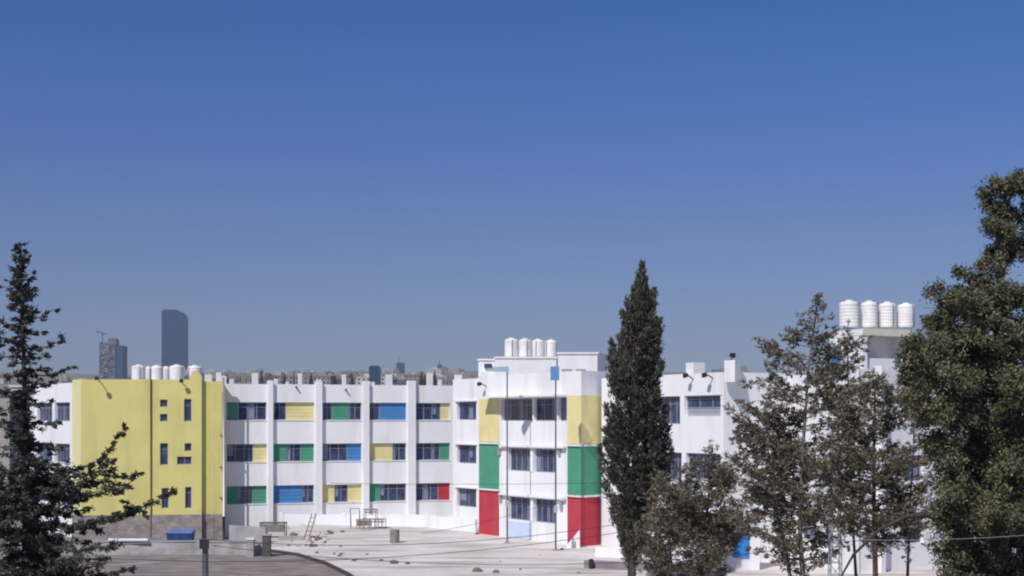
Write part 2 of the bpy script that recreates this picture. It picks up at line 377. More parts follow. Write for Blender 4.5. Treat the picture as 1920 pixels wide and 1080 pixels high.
for (a, b, yt, Y, col, lb) in ((-70, 18, 742, 175, (.34, .31, .29), 'grey brown house glimpsed behind the left conifer at the frame edge'), (20, 70, 726, 210, (.55, .53, .50), 'pale house between the left conifer and the white wing')):
    h_ = thing('house', (XY((a + b) / 2, Y)[0], Y, 0), lb, 'house'); x0, x1 = XY(a, Y)[0], XY(b, Y)[0]; z1 = ZZ(yt, Y); hm = M('house_wall_' + lb.split()[0], col, .9, .12, .3)
    m_ = MB(); m_.box(x0, x1, Y, Y + 9, -1, z1); m_.build('wall', hm, h_)
    m_ = MB(); m_.box(x0 - .25, x1 + .25, Y - .25, Y + 9.25, z1 + .002, z1 + .35); m_.build('roof', hm, h_)
    for k in range(2):
        for q in range(int((x1 - x0) // 2.4)):
            xx = x0 + .6 + 2.4 * q; m_ = MB(); m_.box(xx, xx + 1.2, Y - .06, Y - .003, z1 - 2.2 - 3.2 * k, z1 - .8 - 3.2 * k); m_.build('window', GLASS, h_)

# centre block ------------------------------------------------------------
ca = Fac(849, S(80.3), 899, S(82.8)); cb = Fac(898, S(88.2), 1090, S(98.2)); CT = 11.75
hl = [(ca.u(857), ca.u(893), z0, z1) for z0, z1 in FL]
mb = MB(); ca.wall(mb, 0, ca.L + 1.5, ZB, CT, hl)
for h in hl: ca.box(mb, h[0] + .001, h[1] - .001, -.37, -.353, h[2] + .001, h[3] - .001)
ca.box(mb, 0, .35, -6, -.351, ZB, CT - .004)
mb.build('corner_bay_wall', WHITE, school)
for h in hl: window(ca, school, *h, -.3, n=2)
for z0, z1 in FL:
    m_ = MB(); ca.box(m_, ca.u(855), ca.u(895), .003, .16, z1 + .01, z1 + .12); m_.build('window_hood', WHITE2, school)
# projecting part
U = cb.u; ch = [(U(939), U(1063), 8.4, 9.98)]
for z0, z1 in FL[1:]:
    ch.append((U(953), U(1043), z0 - .15, z1))
DEEP = .42
mb = MB(); cb.wall(mb, U(898), U(1090) - .08, ZB, CT, ch)
for i, h in enumerate(ch):
    d = DEEP if i == 0 else .35
    cb.box(mb, h[0] - .2, h[1] + .2, -d - .05, -d, h[2] - .1, h[3] + .1)
h = ch[0]; cb.box(mb, h[0], h[1], -DEEP, -.351, h[2] - .12, h[2]); cb.box(mb, h[0], h[1], -DEEP, -.351, h[3], h[3] + .12); cb.box(mb, h[1], h[1] + .12, -DEEP, -.351, h[2], h[3])
mb.build('corner_block_wall', WHITE, school)
m_ = MB(); cb.box(m_, h[0] - .12, h[0] + .003, -DEEP, -.352, h[2], h[3]); m_.build('loggia_cheek', YELP, school)
window(cb, school, U(939) + .02, U(949), 8.42, 9.96, -DEEP + .02, n=1); window(cb, school, U(950), U(998), 8.42, 9.96, -DEEP + .02, n=3); window(cb, school, U(999), U(1044), 8.42, 9.96, -DEEP + .02, n=3); window(cb, school, U(1045), U(1063) - .02, 8.42, 9.96, -DEEP + .02, n=1)
for px in (999, 1045):
    m_ = MB(); cb.box(m_, U(px) - .08, U(px) + .08, -.28, -.02, 8.402, 9.978); m_.build('loggia_post', WHITE, school)
for z0, z1 in FL[1:]:
    window(cb, school, U(953), U(995), z0 - .15, z1, -.3); window(cb, school, U(1001), U(1043), z0 - .15, z1, -.3)
    m_ = MB(); cb.box(m_, U(995.3), U(1000.7), -.34, .06, z0 - .148, z1 - .002); m_.build('window_post', WHITE, school)
for z in (10.05, 6.53, 3.04):
    m_ = MB(); cb.box(m_, U(918) if z > 10 else U(941), U(1063), .055, 1.1 if z > 10 else .30, z, z + .13); m_.build('canopy_ledge', WHITE, school)
# painted bands of the piers: yellow over green over red
BZ = [(6.85, 10.1, YELP, 'yellow painted pier face'), (3.42, 6.68, GRN, 'green painted pier face'), (-.02, 3.27, RED, 'red painted pier face')]
for z0, z1, m, lb in BZ:
    m_ = MB(); cb.box(m_, U(899), U(936), .004, .05, z0, z1 - (.1 if m is YELP else 0)); m_.build('painted_panel', m, school, lb + ' left of the windows')
side = Fac(1090, S(98.2), 1150, S(95.9))
for z0, z1, m, lb in BZ:
    m_ = MB(); cb.box(m_, U(1065), cb.L + .05, .004, .05, z0, z1); m_.build('painted_panel', m, school, lb + ' on the front of the corner')
    m_ = MB(); side.box(m_, -.03, side.u(1124 if m is RED else 1141), .004, .05, z0, z1); m_.build('painted_panel', m, school, lb + ' on the side of the corner')
mb = MB(); side.box(mb, .10, side.L, -.36, 0, ZB, CT); mb.prism([cb.pt(cb.L - .083, 0, 0)[:2], cb.pt(cb.L, 0, 0)[:2], side.pt(.103, 0, 0)[:2], side.pt(.103, -.2, 0)[:2]], ZB, CT - .002); mb.build('corner_side_wall', WHITE, school)
for z in (6.69, 3.28):
    for f_, a, b in ((cb, U(899), U(938)), (cb, U(1066), cb.L + .05), (side, .2, side.u(1142))):
        m_ = MB(); f_.box(m_, a, b, .06, .18, z, z + .12); m_.build('ledge', WHITE2, school)
m_ = MB(); panel(cb, school, U(951), U(998), .05, 1.2, .01, PBLU, 'pale blue patch under the windows', False)  # flat pale blue panel over the white wall, one even colour
mb = MB(); cb.box(mb, .36, cb.L - .36, -12, -.36, 10.6, 10.85); ca.box(mb, .36, ca.L, -10, -.36, 10.5, 10.59); mb.build('corner_block_roof', ROOFM, school)
mb = MB(); cb.box(mb, .0, .3, -12, -.36, ZB, CT - .003); mb.build('corner_return_wall', WHITE, school)
for px, py in ((940, 933), (1054, 948), (938, 846), (1050, 846)):
    m_ = MB(); u = U(px); z = cb.z(px, py); cb.box(m_, u - .13, u + .13, .003, .16, z - .28, z + .22); m_.build('meter_box', CONC, school)
# roof houses
def roofbox(name, x0, x1, ytop, ybot, Y, dep, mat=WHITE, skew=0, lip=True):
    m_ = MB(); a = XY(x0, Y); b = XY(x1, Y); zt = ZZ(ytop, Y); zb = ZZ(ybot, Y)
    m_.prism([a, b, (b[0] + skew, b[1] + dep), (a[0] + skew, a[1] + dep)], zb, zt)
    if lip: m_.prism([(a[0] - .08, a[1] - .08), (b[0] + .08, b[1] - .08), (b[0] + skew + .08, b[1] + dep + .08), (a[0] + skew - .08, a[1] + dep + .08)], zt + .002, zt + .13)
    return m_.build(name, mat, school)
roofbox('roof_house', 928, 1043, 672, 725, 103, 5, WHITE2, 1)
roofbox('roof_house', 897, 927.5, 676, 725, 104.5, 4, WHITE, .5)
m_ = MB(); m_.prism([XY(908, 104.3), XY(922, 104.3), XY(922, 104.45), XY(908, 104.45)], ZZ(690, 104.3), ZZ(682, 104.3)); m_.build('roof_house_window', GLASS, school)
roofbox('roof_house', 1046, 1120, 664, 725, 97.5, 5, WHITE, 1)
for a, b in ((1053, 1072), (1080, 1098)):
    m_ = MB(); m_.prism([XY(a, 97.4), XY(b, 97.4), XY(b, 97.48), XY(a, 97.48)], ZZ(708, 97.4), ZZ(692, 97.4)); m_.build('roof_house_recess', CONC, school)
roofbox('parapet_block', 903, 936, 697, 726, 103.9, 1.5, WHITE2, lip=False)
roofbox('parapet_block', 958, 972, 688, 726, 101, 1.5, WHITE2, lip=False)
roofbox('parapet_block', 979, 996, 691, 726, 100, 1.0, WHITE2, lip=False)
roofbox('parapet_block', 852, 866, 703, 726, 113.9, .5, WHITE2, lip=False)

# right block ---------------------------------------------------------------
rf = Fac(1128, S(97.3), 1357, S(112)); RT = 11.27
rh = [(rf.u(1205), rf.u(1275), 8.2, 9.93), (rf.u(1283), rf.u(1355), 8.7, 9.93), (rf.u(1205), rf.u(1278), 4.75, 6.45), (rf.u(1286), rf.u(1352), 4.9, 6.45), (rf.u(1205), rf.u(1278), 1.3, 2.95), (rf.u(1286), rf.u(1352), 1.3, 2.95)]
mb = MB(); rf.wall(mb, 0, rf.L, ZB, RT, rh)
for h in rh: rf.box(mb, h[0] - .05, h[1] + .05, -.42, -.353, h[2] - .05, h[3] + .05)
mb.build('right_block_wall', WHITE, school)
for i, h in enumerate(rh):
    if i == 1:
        window(rf, school, h[0], h[1], h[2] + .48, h[3], -.3, n=3, curtain=False); panel(rf, school, h[0], h[1], h[2], h[2] + .47, -.3, PALEMET, 'grey shutter board under the window')
    else: window(rf, school, *h, -.3)
rs = Fac(1357.2, S(112), 1480, S(108.5)); RS2 = Fac(1479, S(108.5), 1600, S(119.5))
mb = MB(); rs.box(mb, .05, rs.L, -.36, 0, ZB, RT - .003); mb.build('right_block_side_wall', WHITE, school)
mb = MB(); rf.box(mb, .4, rf.L - .4, -11, -.37, 10.5, 10.8); mb.build('right_block_roof', ROOFM, school)
m_ = MB(); rf.box(m_, rf.u(1277), rf.u(1291), -1.2, -.36, 10.8, 11.97); m_.build('roof_stub', WHITE2, school)
m_ = MB(); m_.prism([XY(1358, 80.9), XY(1378, 80.2), XY(1388, 81.3), XY(1369, 82)], RT - .6, ZZ(676, 81)); m_.build('corner_chimney', WHITE, school)
# far right block with the tall tank house
h2 = [(RS2.u(1500), RS2.u(1530), z0, z1) for z0, z1 in FL[1:]]
mb = MB(); RS2.wall(mb, 0, RS2.L, ZB, RT + .1, h2)
for h in h2: RS2.box(mb, h[0] - .05, h[1] + .05, -.42, -.353, h[2] - .05, h[3] + .05)
mb.build('end_block_wall', WHITE, school)
for h in h2: window(RS2, school, *h, -.3)
es = Fac(1600.2, S(119.5), 1790, S(113)); eh = [(es.u(1696), es.u(1732), z0, z1) for z0, z1 in FL]
mb = MB(); es.wall(mb, .13, es.L, ZB, RT, eh)
for h in eh: es.box(mb, h[0] - .05, h[1] + .05, -.42, -.353, h[2] - .05, h[3] + .05)
mb.build('end_block_side_wall', WHITE, school)
for h in eh: window(es, school, *h, -.3)
mb = MB(); mb.prism([XY(1481, 84.6), XY(1600, 77), XY(1788, 81.2), XY(1700, 92), XY(1500, 94)], 10.5, 10.8); mb.build('end_block_roof', ROOFM, school)
# tank house: lit left face, shaded recess under a slab
tl = Fac(1556, 81.5, 1618, 78.6); tr = Fac(1618.2, 78.6, 1716, 80.6)
zt = ZZ(629, 79)
mb = MB(); tl.box(mb, 0, tl.L, -.3, 0, 10.2, zt); tr.box(mb, tr.L - .6, tr.L, -4, 0, 10.2, zt); tr.box(mb, .003, .35, -.36, 0, 10.2, zt)
tr.box(mb, .35, tr.L - .6, -1.6, -1.3, 10.2, zt); tr.box(mb, .36, tr.u(1682), -1.29, -.2, 10.2, ZZ(672, 79.5)); tl.box(mb, 0, .3, -4, -.31, 10.2, zt)
mb.build('tank_house_wall', WHITE, school)
m_ = MB(); tl.box(m_, tl.u(1560), tl.u(1577), .004, .06, ZZ(694, 80.5), ZZ(655, 80.5)); m_.build('painted_panel', BLU, school, 'blue painted panel on the rooftop tank house')
m_ = MB(); m_.prism([XY(1562, 81.2), XY(1618, 78.55), XY(1622, 82.6), XY(1566, 85.8)], zt + .002, zt + .36); m_.build('tank_house_parapet', WHITE, school)
m_ = MB(); m_.prism([XY(1618.3, 78.5), XY(1712, 80.4), XY(1716, 84.4), XY(1622.3, 82.6)], zt + .002, zt + .40); m_.build('tank_house_slab', M('cream_slab', (.70, .67, .54), .9, .10, 1, dirt=((.5, .46, .33), 1, .5, .8)), school)
m_ = MB(); q = es.u(1640); es.box(m_, q, q + .35, .003, .5, ZB, RT + .2); m_.build('pilaster', WHITE, school)

# ---------------------------------------------------------------- water tanks
def tank(px0, px1, ytop, ybot, Y, label, group, first=[None]):
    r = (px1 - px0) / F * Y / 2; c = P((px0 + px1) / 2, ybot, Y); h = (ybot - ytop) / F * Y
    o = thing('water_tank', tuple(c), label, 'water tank', group)
    prof = [(r * .94, 0), (r * .96, .03)]
    n = 7
    for k in range(n):
        z = .04 + (h - .16) * k / n; dz = (h - .16) / n
        prof += [(r * .975, z + .01), (r, z + dz * .3), (r, z + dz * .7), (r * .975, z + dz * .96)]
    prof += [(r * .97, h - .12), (r * .80, h - .035), (r * .42, h - .01)]
    m_ = MB(); m_.lathe(c, prof, 28); m_.build('tank_body', TANK, o)
    q = MB(); a_ = random.uniform(-2.6, -.5); cx_, cy_ = c.x + math.cos(a_) * r * 1.12, c.y + math.sin(a_) * r * 1.12; q.tube([(cx_, cy_, c.z), (cx_, cy_, c.z + h * .9), (c.x + math.cos(a_) * r * .7, c.y + math.sin(a_) * r * .7, c.z + h * .97)], .022, 5); q.build('pipe', METAL, o)
    l = MB(); l.lathe(c, [(r * .40, h - .008), (r * .41, h + .04), (r * .34, h + .07), (0.01, h + .075)], 20); l.build('lid', TANK, o)
    return o
gA = 'white water tanks on the roof behind the yellow block'
for i, (a, b, t, bt, Y) in enumerate(((247, 273, 685, 716, 117.5), (283, 306, 686, 716, 117.8), (318, 346, 685, 716, 117.2), (352, 379, 686, 716, 118))):
    tank(a, b, t, bt, Y, ['leftmost ribbed white tank behind the yellow parapet', 'second white tank from the left behind the yellow parapet', 'third white tank from the left, below the glass tower', 'rightmost white tank behind the yellow fin'][i], gA)
for i, (a, b) in enumerate(((270, 286), (303, 320))):
    tank(a, b, 688, 716, 119.6, ['narrow tank in the back row, left gap of the yellow roof', 'narrow tank in the back row, second gap of the yellow roof'][i], gA)
gB = 'four white tanks on the central roof house'
for i, (a, b, t) in enumerate(((946, 972, 635), (972.5, 997, 636), (997.5, 1021, 637), (1021.5, 1045, 638))):
    tank(a, b, t, 669, 104.2, ['leftmost', 'second from left', 'third from left', 'rightmost'][i] + ' of the four white tanks above the centre block', gB)
gC = 'four large white tanks on the right tank house'
for i, (a, b, t) in enumerate(((1574, 1611, 565), (1614, 1645, 566), (1647.5, 1680, 568), (1682.5, 1715, 570))):
    tank(a, b, t, 614.5, 80.4 + .25 * i, ['leftmost', 'second from left', 'third from left', 'rightmost'][i] + ' of the four big ribbed tanks on the right tank house', gC)

# ---------------------------------------------------------------- floodlights, lamp poles
def floodlight(fac, px, py, label, out=.9, up=.35):
    u = fac.u(px); z = fac.z(px, py); o = thing('floodlight', fac.pt(u, 0, z), label, 'floodlight', 'floodlights on the school parapets')
    m_ = MB(); m_.tube([fac.pt(u, .02, z - .1), fac.pt(u, .3, z + up * .5), fac.pt(u, out - .1, z + up)], .045, 6); m_.build('arm', METAL, o)
    m_ = MB(); m_.hexa([fac.pt(u - .15, out + .10, z + up - .18), fac.pt(u + .15, out + .10, z + up - .18), fac.pt(u + .15, out - .12, z + up - .08), fac.pt(u - .15, out - .12, z + up - .08), fac.pt(u - .13, out + .14, z + up + .08), fac.pt(u + .13, out + .14, z + up + .08), fac.pt(u + .13, out - .05, z + up + .12), fac.pt(u - .13, out - .05, z + up + .12)]); m_.build('lamp_head', DARK, o)
floodlight(yf, 186, 712, 'black floodlight at the left end of the yellow parapet', 1.05, .12)
floodlight(yf, 342, 716, 'small black floodlight on the yellow parapet beside the fin', .6, .1)
floodlight(cb, 912, 722, 'black floodlight on the parapet over the left yellow pier', .6, .1)
floodlight(rf, 1300, 708, 'thin floodlight on the right parapet beside the stub', .55, .15)
floodlight(rf, 1337, 706, 'black floodlight near the corner of the right parapet', .6, .1)
floodlight(rs, 1366, 688, 'tall floodlight standing over the white corner chimney', .35, .7)

def lamp_pole(px, ybase, ytop, label, kind):
    Y = GY(ybase); b = P(px, ybase, Y); t = P(px, ytop, Y); o = thing('lamp_pole', tuple(b), label, 'lamp pole', 'thin lamp poles in the school yard')
    m_ = MB(); m_.lathe(b, [(.16, 0), (.16, .05), (.06, .06), (.055, 4), (.045, t.z)], 10); m_.build('pole', METAL, o)
    m_ = MB(); m_.box(b.x - .2, b.x + .2, b.y - .2, b.y + .2, -.02, .12); m_.build('footing', CONC, o)
    m_ = MB()
    if kind: m_.hexa([(t.x - 1.05, t.y - .3, t.z - .12), (t.x + .12, t.y - .3, t.z - .12), (t.x + .12, t.y + .25, t.z + .02), (t.x - 1.05, t.y + .25, t.z + .02), (t.x - 1.0, t.y - .25, t.z + .08), (t.x + .1, t.y - .25, t.z + .12), (t.x + .1, t.y + .22, t.z + .26), (t.x - 1.0, t.y + .22, t.z + .2)])
    else: m_.hexa([(t.x - .34, t.y - .3, t.z - .8), (t.x + .22, t.y - .3, t.z - .8), (t.x + .22, t.y - .12, t.z - .8), (t.x - .34, t.y - .12, t.z - .8), (t.x - .34, t.y - .1, t.z + .1), (t.x + .22, t.y - .1, t.z + .1), (t.x + .22, t.y + .08, t.z + .1), (t.x - .34, t.y + .08, t.z + .1)])
    m_.build('lamp_head', M('blue_lamp_case', (.10, .22, .42), .5, .1, 2) if not kind else M('pale_blue_lamp_case', (.25, .38, .48), .5, .1, 2), o)
    m_ = MB(); m_.box(b.x - .12, b.x + .12, b.y - .18, b.y - .06, 2.5, 2.95); m_.build('junction_box', PALEMET, o)
lamp_pole(951, 1019, 694, 'thin grey pole with flat blue head left of the corner windows', 1)
lamp_pole(1042, 1033, 690, 'thin grey pole with upright blue panel right of the corner windows', 0)

# ---------------------------------------------------------------- ground
def gz(X, Y):
    """terrain height: yard flat, a dip under the yellow block, the far hill"""
    t = [0, 260, 500, 900, 1400, 2000, 3000, 6000]; h = [0, 0, -6, 16, 36, 62, 108, 120]
    z = float(np.interp(Y, t, h))
    if 88 < Y < 125 and -42 < X < -17.5:
        k = min(1, (Y - 88) / 8) * min(1, (-17.5 - X) / 2.5); z -= 1.3 * max(0, k)
    if Y > 500: z += 5 * math.sin(X * .004 + 1) + 3 * math.sin(X * .011 + Y * .003)
    return z
xs = sorted({*[float(v) for v in range(-60, 61, 2)], -3500., -2500, -1800, -1200, -800, -500, -300, -200, -120, -85, 85, 120, 200, 300, 500, 800, 1200, 1800, 2500, 3500.})
ys = sorted({-60., -20, 0, 20, 40, 60, *[float(v) for v in range(70, 130, 2)], 140, 170, 220, 300, 400, 500, 650, 800, 1000, 1200, 1400, 1600, 1800, 2000, 2300, 2600, 3000, 3600, 4400, 5200.})
mb = MB(); nx = len(xs)
for y in ys:
    for x in xs: mb.v.append((x, y, gz(x, y)))
for j in range(len(ys) - 1):
    for i in range(nx - 1):
        mb.f.append((j * nx + i, j * nx + i + 1, (j + 1) * nx + i + 1, (j + 1) * nx + i)); mb.m.append(1 if ys[j] >= 220 else 0); mb.sm.append(True)
HILL = M('far_dry_hill', (.20, .18, .14), .95, .3, .02)
mb.build('ground', [GROUND, HILL], kind='structure')
# yard sheet
edge = [(432, 999), (470, 1012), (505, 1034), (560, 1042), (612, 1058), (655, 1079), (700, 1110), (800, 1180)]
poly = [XY(x, GY(y)) for x, y in edge]
yard = poly + [(2, 50), (34, 50), (44, 130), (-16.5, 130), (-16.5, 112)]
mb = MB(); mb.face([(x, y, .006) for x, y in yard]); mb.build('school_yard', YARD, kind='structure')
mb = MB()
for (x0, y0), (x1, y1) in zip(poly[1:-1], poly[2:]):
    dx, dy = x1 - x0, y1 - y0; L = math.hypot(dx, dy); nx_, ny_ = dy / L * .18, -dx / L * .18
    mb.hexa([(x0, y0, -.05), (x1, y1, -.05), (x1 + nx_, y1 + ny_, -.05), (x0 + nx_, y0 + ny_, -.05), (x0, y0, .17), (x1, y1, .17), (x1 + nx_, y1 + ny_, .19), (x0 + nx_, y0 + ny_, .19)])
mb.build('kerb_shade_strip', KERB_SHADE, kind='structure')  # raised strip along the yard edge, step shade painted into its colour

# ---------------------------------------------------------------- walls in the yard
def gwall(name, pts, h, th, mat, label, cat='wall', coping=None, posts=None, zb=-.3):
    o = thing(name, (pts[0][0], pts[0][1], 0), label, cat)
    for i, ((x0, y0), (x1, y1)) in enumerate(zip(pts[:-1], pts[1:])):
        L = math.hypot(x1 - x0, y1 - y0); nx_, ny_ = (y1 - y0) / L * th / 2, -(x1 - x0) / L * th / 2
        def bar(mb, w, z0, z1):
            a, b = nx_ * w, ny_ * w
            mb.prism([(x0 + a, y0 + b), (x1 + a, y1 + b), (x1 - a, y1 - b), (x0 - a, y0 - b)], z0, z1)
        m_ = MB(); bar(m_, 1, zb, h); m_.build('wall_panel', mat, o)
        if coping: m_ = MB(); bar(m_, 1.35, h + .002, h + .07); m_.build('coping', coping, o)
        if posts:
            n = max(1, round(L / posts))
            for k in range(n):
                x = x0 + (x1 - x0) * k / n; y = y0 + (y1 - y0) * k / n; m_ = MB(); w = th * .8; m_.box(x - w, x + w, y - w, y + w, zb, h + .14); m_.build('post', mat, o)
    return o
gwall('stone_wall', [XY(120, 87), XY(376, 87.5), XY(506, 86.5)], .78, .25, FENCE, 'low grey block wall between brown soil and yellow block', coping=CONC, posts=6)
gwall('yard_wall', [XY(528, 112), XY(645, 111.5), XY(720, 111)], .85, .2, WHITE, 'low white wall at the foot of the classroom wing', posts=3.2)
gwall('yard_wall', [XY(724, 111), XY(800, 109.5), XY(893, 104.5)], .95, .2, WHITE, 'low white wall running up to the red corner panel', posts=3.2)
gwall('block_wall', [XY(432, 97), XY(500, 95)], 1.1, .25, CONC, 'short grey wall stub right of the yellow block')
gwall('retaining_wall', [XY(1118, 86), XY(1230, 84), XY(1330, 80)], .6, .3, WHITE, 'white low wall behind the cypress trunk')
gwall('retaining_wall', [XY(1098, 79.5), XY(1185, 78), XY(1290, 77)], .42, .4, M('mauve_kerb_wall', (.24, .20, .22), .9, .15, 1), 'dark low kerb wall at the bottom by the cypress', zb=-.2)
# white triangular ramp wall at the red corner
o = thing('ramp_wall', (XY(1063, 93)[0], 93, 0), 'white triangular ramp wall before the right red panel', 'ramp')
m_ = MB(); a = P(1061, 1024, 91.5); b = P(1087, 1026, 91.5); zt_ = 1.2
m_.v += [(a.x, a.y, -.2), (b.x, b.y, -.2), (b.x, b.y, zt_), (a.x, a.y, .1), (a.x, a.y + .25, -.2), (b.x, b.y + .25, -.2), (b.x, b.y + .25, zt_), (a.x, a.y + .25, .1)]
m_.f += [(0, 1, 2, 3), (7, 6, 5, 4), (0, 4, 5, 1), (1, 5, 6, 2), (2, 6, 7, 3), (3, 7, 4, 0)]; m_.m += [0] * 6; m_.sm += [False] * 6
m_.build('wall_panel', WHITE, o)

# ---------------------------------------------------------------- things in the yard
# white slabs on the wall
for i, (a, b) in enumerate(((203, 219), (222, 277))):
    m_ = MB(); Y = 86.9; z0 = ZZ(1024, Y); z1 = ZZ(1011, Y); m_.prism([XY(a, Y), XY(b, Y), XY(b, Y + .35), XY(a, Y + .35)], .86, z1 + .02)
    m_.prism([(XY(a, Y)[0] + .05, Y - .02), (XY(b, Y)[0] - .05, Y - .02), (XY(b, Y)[0] - .05, Y - .002), (XY(a, Y)[0] + .05, Y - .002)], .9, z1 - .03)
    m_.build('white_slab', WHITE, label=['short white slab on the grey wall beside the conifer', 'long white slab lying on the grey wall'][i], category='slab', group='white slabs on the grey wall')
# blue dumpster
Y = 104; x0, x1 = XY(312, Y)[0], XY(360, Y)[0]; gb = gz((x0 + x1) / 2, Y)
o = thing('waste_container', ((x0 + x1) / 2, Y, gb), 'navy blue waste container against the stone base', 'container')
m_ = MB(); m_.hexa([(x0 + .15, Y, gb + .15), (x1 - .15, Y, gb + .15), (x1 - .15, Y + 1, gb + .15), (x0 + .15, Y + 1, gb + .15), (x0, Y - .1, gb + 1.25), (x1, Y - .1, gb + 1.25), (x1, Y + 1.1, gb + 1.25), (x0, Y + 1.1, gb + 1.25)])
for k in range(5): xx = x0 + .25 + (x1 - x0 - .5) * k / 4; m_.box(xx - .03, xx + .03, Y - .11, Y - .02, gb + .25, gb + 1.15)
m_.build('container_body', NAVY, o)
m_ = MB(); m_.hexa([(x0 - .03, Y - .15, gb + 1.26), (x1 + .03, Y - .15, gb + 1.26), (x1 + .03, Y + 1.15, gb + 1.26), (x0 - .03, Y + 1.15, gb + 1.26), (x0 + .05, Y, gb + 1.33), (x1 - .05, Y, gb + 1.33), (x1 - .05, Y + 1, gb + 1.5), (x0 + .05, Y + 1, gb + 1.5)]); m_.build('lid', M('dusty_blue_lid', (.10, .17, .36), .6, .2, 2), o)
for sx_ in (x0 + .3, x1 - .3):
    m_ = MB(); m_.tube([(sx_ - .04, Y + .1, gb + .09), (sx_ + .04, Y + .1, gb + .09)], .09, 10); m_.build('wheel', DARK, o)
# barrel
Y = GY(1018); b = P(740, 1018, Y); o = thing('barrel', (b.x, b.y, 0), 'rusty grey barrel standing alone on the pale yard', 'barrel')
m_ = MB(); r = .33; m_.lathe((b.x, b.y, .006), [(r, 0), (r * 1.03, .02), (r, .04), (r, .27), (r * 1.04, .3), (r, .33), (r, .6), (r * 1.04, .63), (r, .66), (r, .86), (r * 1.03, .9)], 20); m_.build('drum', M('dusty_drum', (.22, .20, .19), .7, .3, 3), o)
m_ = MB(); m_.lathe((b.x, b.y, .87), [(r * .9, 0), (r * .9, .03)], 20); m_.build('lid', RUST, o)
# empty frame (goal / swing) and furniture heap
Y = GY(991); a = XY(657, Y)[0]; bx_ = XY(674, Y)[0]
o = thing('metal_frame', (a, Y, 0), 'tall open metal frame beside the heap of desks', 'frame')
for x in (a, bx_):
    m_ = MB(); m_.tube([(x, Y, 0), (x, Y, 1.55)], .03, 6); m_.tube([(x, Y, 1.55), (x, Y + .6, 0)], .025, 6); m_.build('upright', METAL, o)
m_ = MB(); m_.tube([(a, Y, 1.56), (bx_, Y, 1.56)], .03, 6); m_.build('crossbar', METAL, o)
def desk(x, y, rz, z, label, tilt=0):
    o = thing('school_desk', (0, 0, 0), label, 'desk', 'heap of old school desks'); o['_org'] = (0, 0, 0)
    m_ = MB(); m_.box(-.55, .55, -.22, .22, .70, .735); m_.box(-.5, .5, -.18, .18, .5, .515); m_.build('desk_top', WOOD, o)
    for lx in (-.5, .5):
        m_ = MB(); m_.tube([(lx, -.18, 0), (lx, -.18, .7)], .022, 5); m_.tube([(lx, .18, 0), (lx, .18, .7)], .022, 5); m_.tube([(lx, -.18, .06), (lx, .18, .06)], .018, 5); m_.build('leg', METAL, o)
    o.location = (x, y, z); o.rotation_euler = (tilt, 0, rz); o['_org'] = (x, y, z)
Yd = GY(991)
for i, (px, dy, rz, z, tl_, lb) in enumerate(((681, 0, .3, 0, 0, 'desk at the left end of the heap, beside the frame'), (692, .5, -.2, 0, 0, 'desk standing in the middle of the heap'), (694, .3, .5, .76, .1, 'desk stacked on top of the middle of the heap'), (706, .2, 1.0, 0, 0, 'desk turned end-on right of the heap middle'), (716, .1, 1.4, 0, 0, 'desk at the right end of the heap'), (686, -.9, .1, .5, 1.5, 'desk tipped on its side in front of the heap'))):
    desk(XY(px, Yd)[0], Yd + dy, rz, z, lb, tl_)
# planks, table-like stand, ladder, rubble
def plank(name, p, q, w, th, mat, label, cat, extra=None):
    p, q = Vector(p), Vector(q); d = (q - p).normalized(); s_ = d.cross(Vector((0, 1, 0))).normalized() * w / 2; n = d.cross(s_).normalized() * th / 2
    m_ = MB(); m_.hexa([p - s_ - n, p + s_ - n, p + s_ + n, p - s_ + n, q - s_ - n, q + s_ - n, q + s_ + n, q - s_ + n]); return m_
Yl = GY(1012); a = P(574, 1010, Yl); bq = P(589, 966, Yl + 1.5)
o = thing('ladder', (a.x, a.y, 0), 'leaning timber ladder propped over the rubble', 'ladder')
for dx in (-.16, .16):
    m_ = MB(); m_.tube([(a.x + dx, a.y, 0), (bq.x + dx, bq.y, 1.75)], .04, 5); m_.build('rail', WOOD, o)
for k in range(1, 6):
    t = k / 6; c = Vector((a.x, a.y, 0)).lerp(Vector((bq.x, bq.y, 1.75)), t); m_ = MB(); m_.tube([(c.x - .16, c.y, c.z), (c.x + .16, c.y, c.z)], .022, 5); m_.build('rung', WOOD, o)
Yt = 99; o = thing('work_table', (XY(512, Yt)[0], Yt, 0), 'dark low shelter table right of the yellow block', 'table')
m_ = MB(); x0, x1 = XY(486, Yt)[0], XY(535, Yt)[0]; m_.box(x0, x1, Yt, Yt + .9, 1.05, 1.12); m_.build('table_top', M('dark_board', (.10, .10, .095), .8, .2, 3), o)
m_ = MB(); m_.box(x0 + .1, x1 - .1, Yt + .06, Yt + .1, .45, 1.0); m_.build('apron', M('grey_board', (.20, .19, .17), .8, .2, 3), o)
for x in (x0 + .06, x1 - .06):
    for y in (Yt + .05, Yt + .85):
        m_ = MB(); m_.tube([(x, y, 0), (x, y, 1.05)], .035, 6); m_.build('leg', RUST, o)
for i, (px, py, w, col_, lb) in enumerate(((522, 993, 1.5, (.55, .38, .35), 'pinkish board leaning below the dark table'), (530, 1003, 2.2, (.45, .42, .40), 'long grey board lying right of the wall stub'), (545, 1013, 1.8, (.30, .28, .26), 'grey beam lying beside the wall end'))):
    Y = GY(py); b = P(px, py, Y); m_ = MB(); m_.hexa([(b.x - w / 2, Y, .02), (b.x + w / 2, Y + .2, .02), (b.x + w / 2, Y + .45, .02), (b.x - w / 2, Y + .25, .02), (b.x - w / 2, Y + .12, .3), (b.x + w / 2, Y + .32, .26), (b.x + w / 2, Y + .5, .26), (b.x - w / 2, Y + .35, .3)])
    m_.build('board', M('board_paint_%s' % 'abc'[i], col_, .9, .15, 2), label=lb, category='board', group='boards lying by the yard edge')
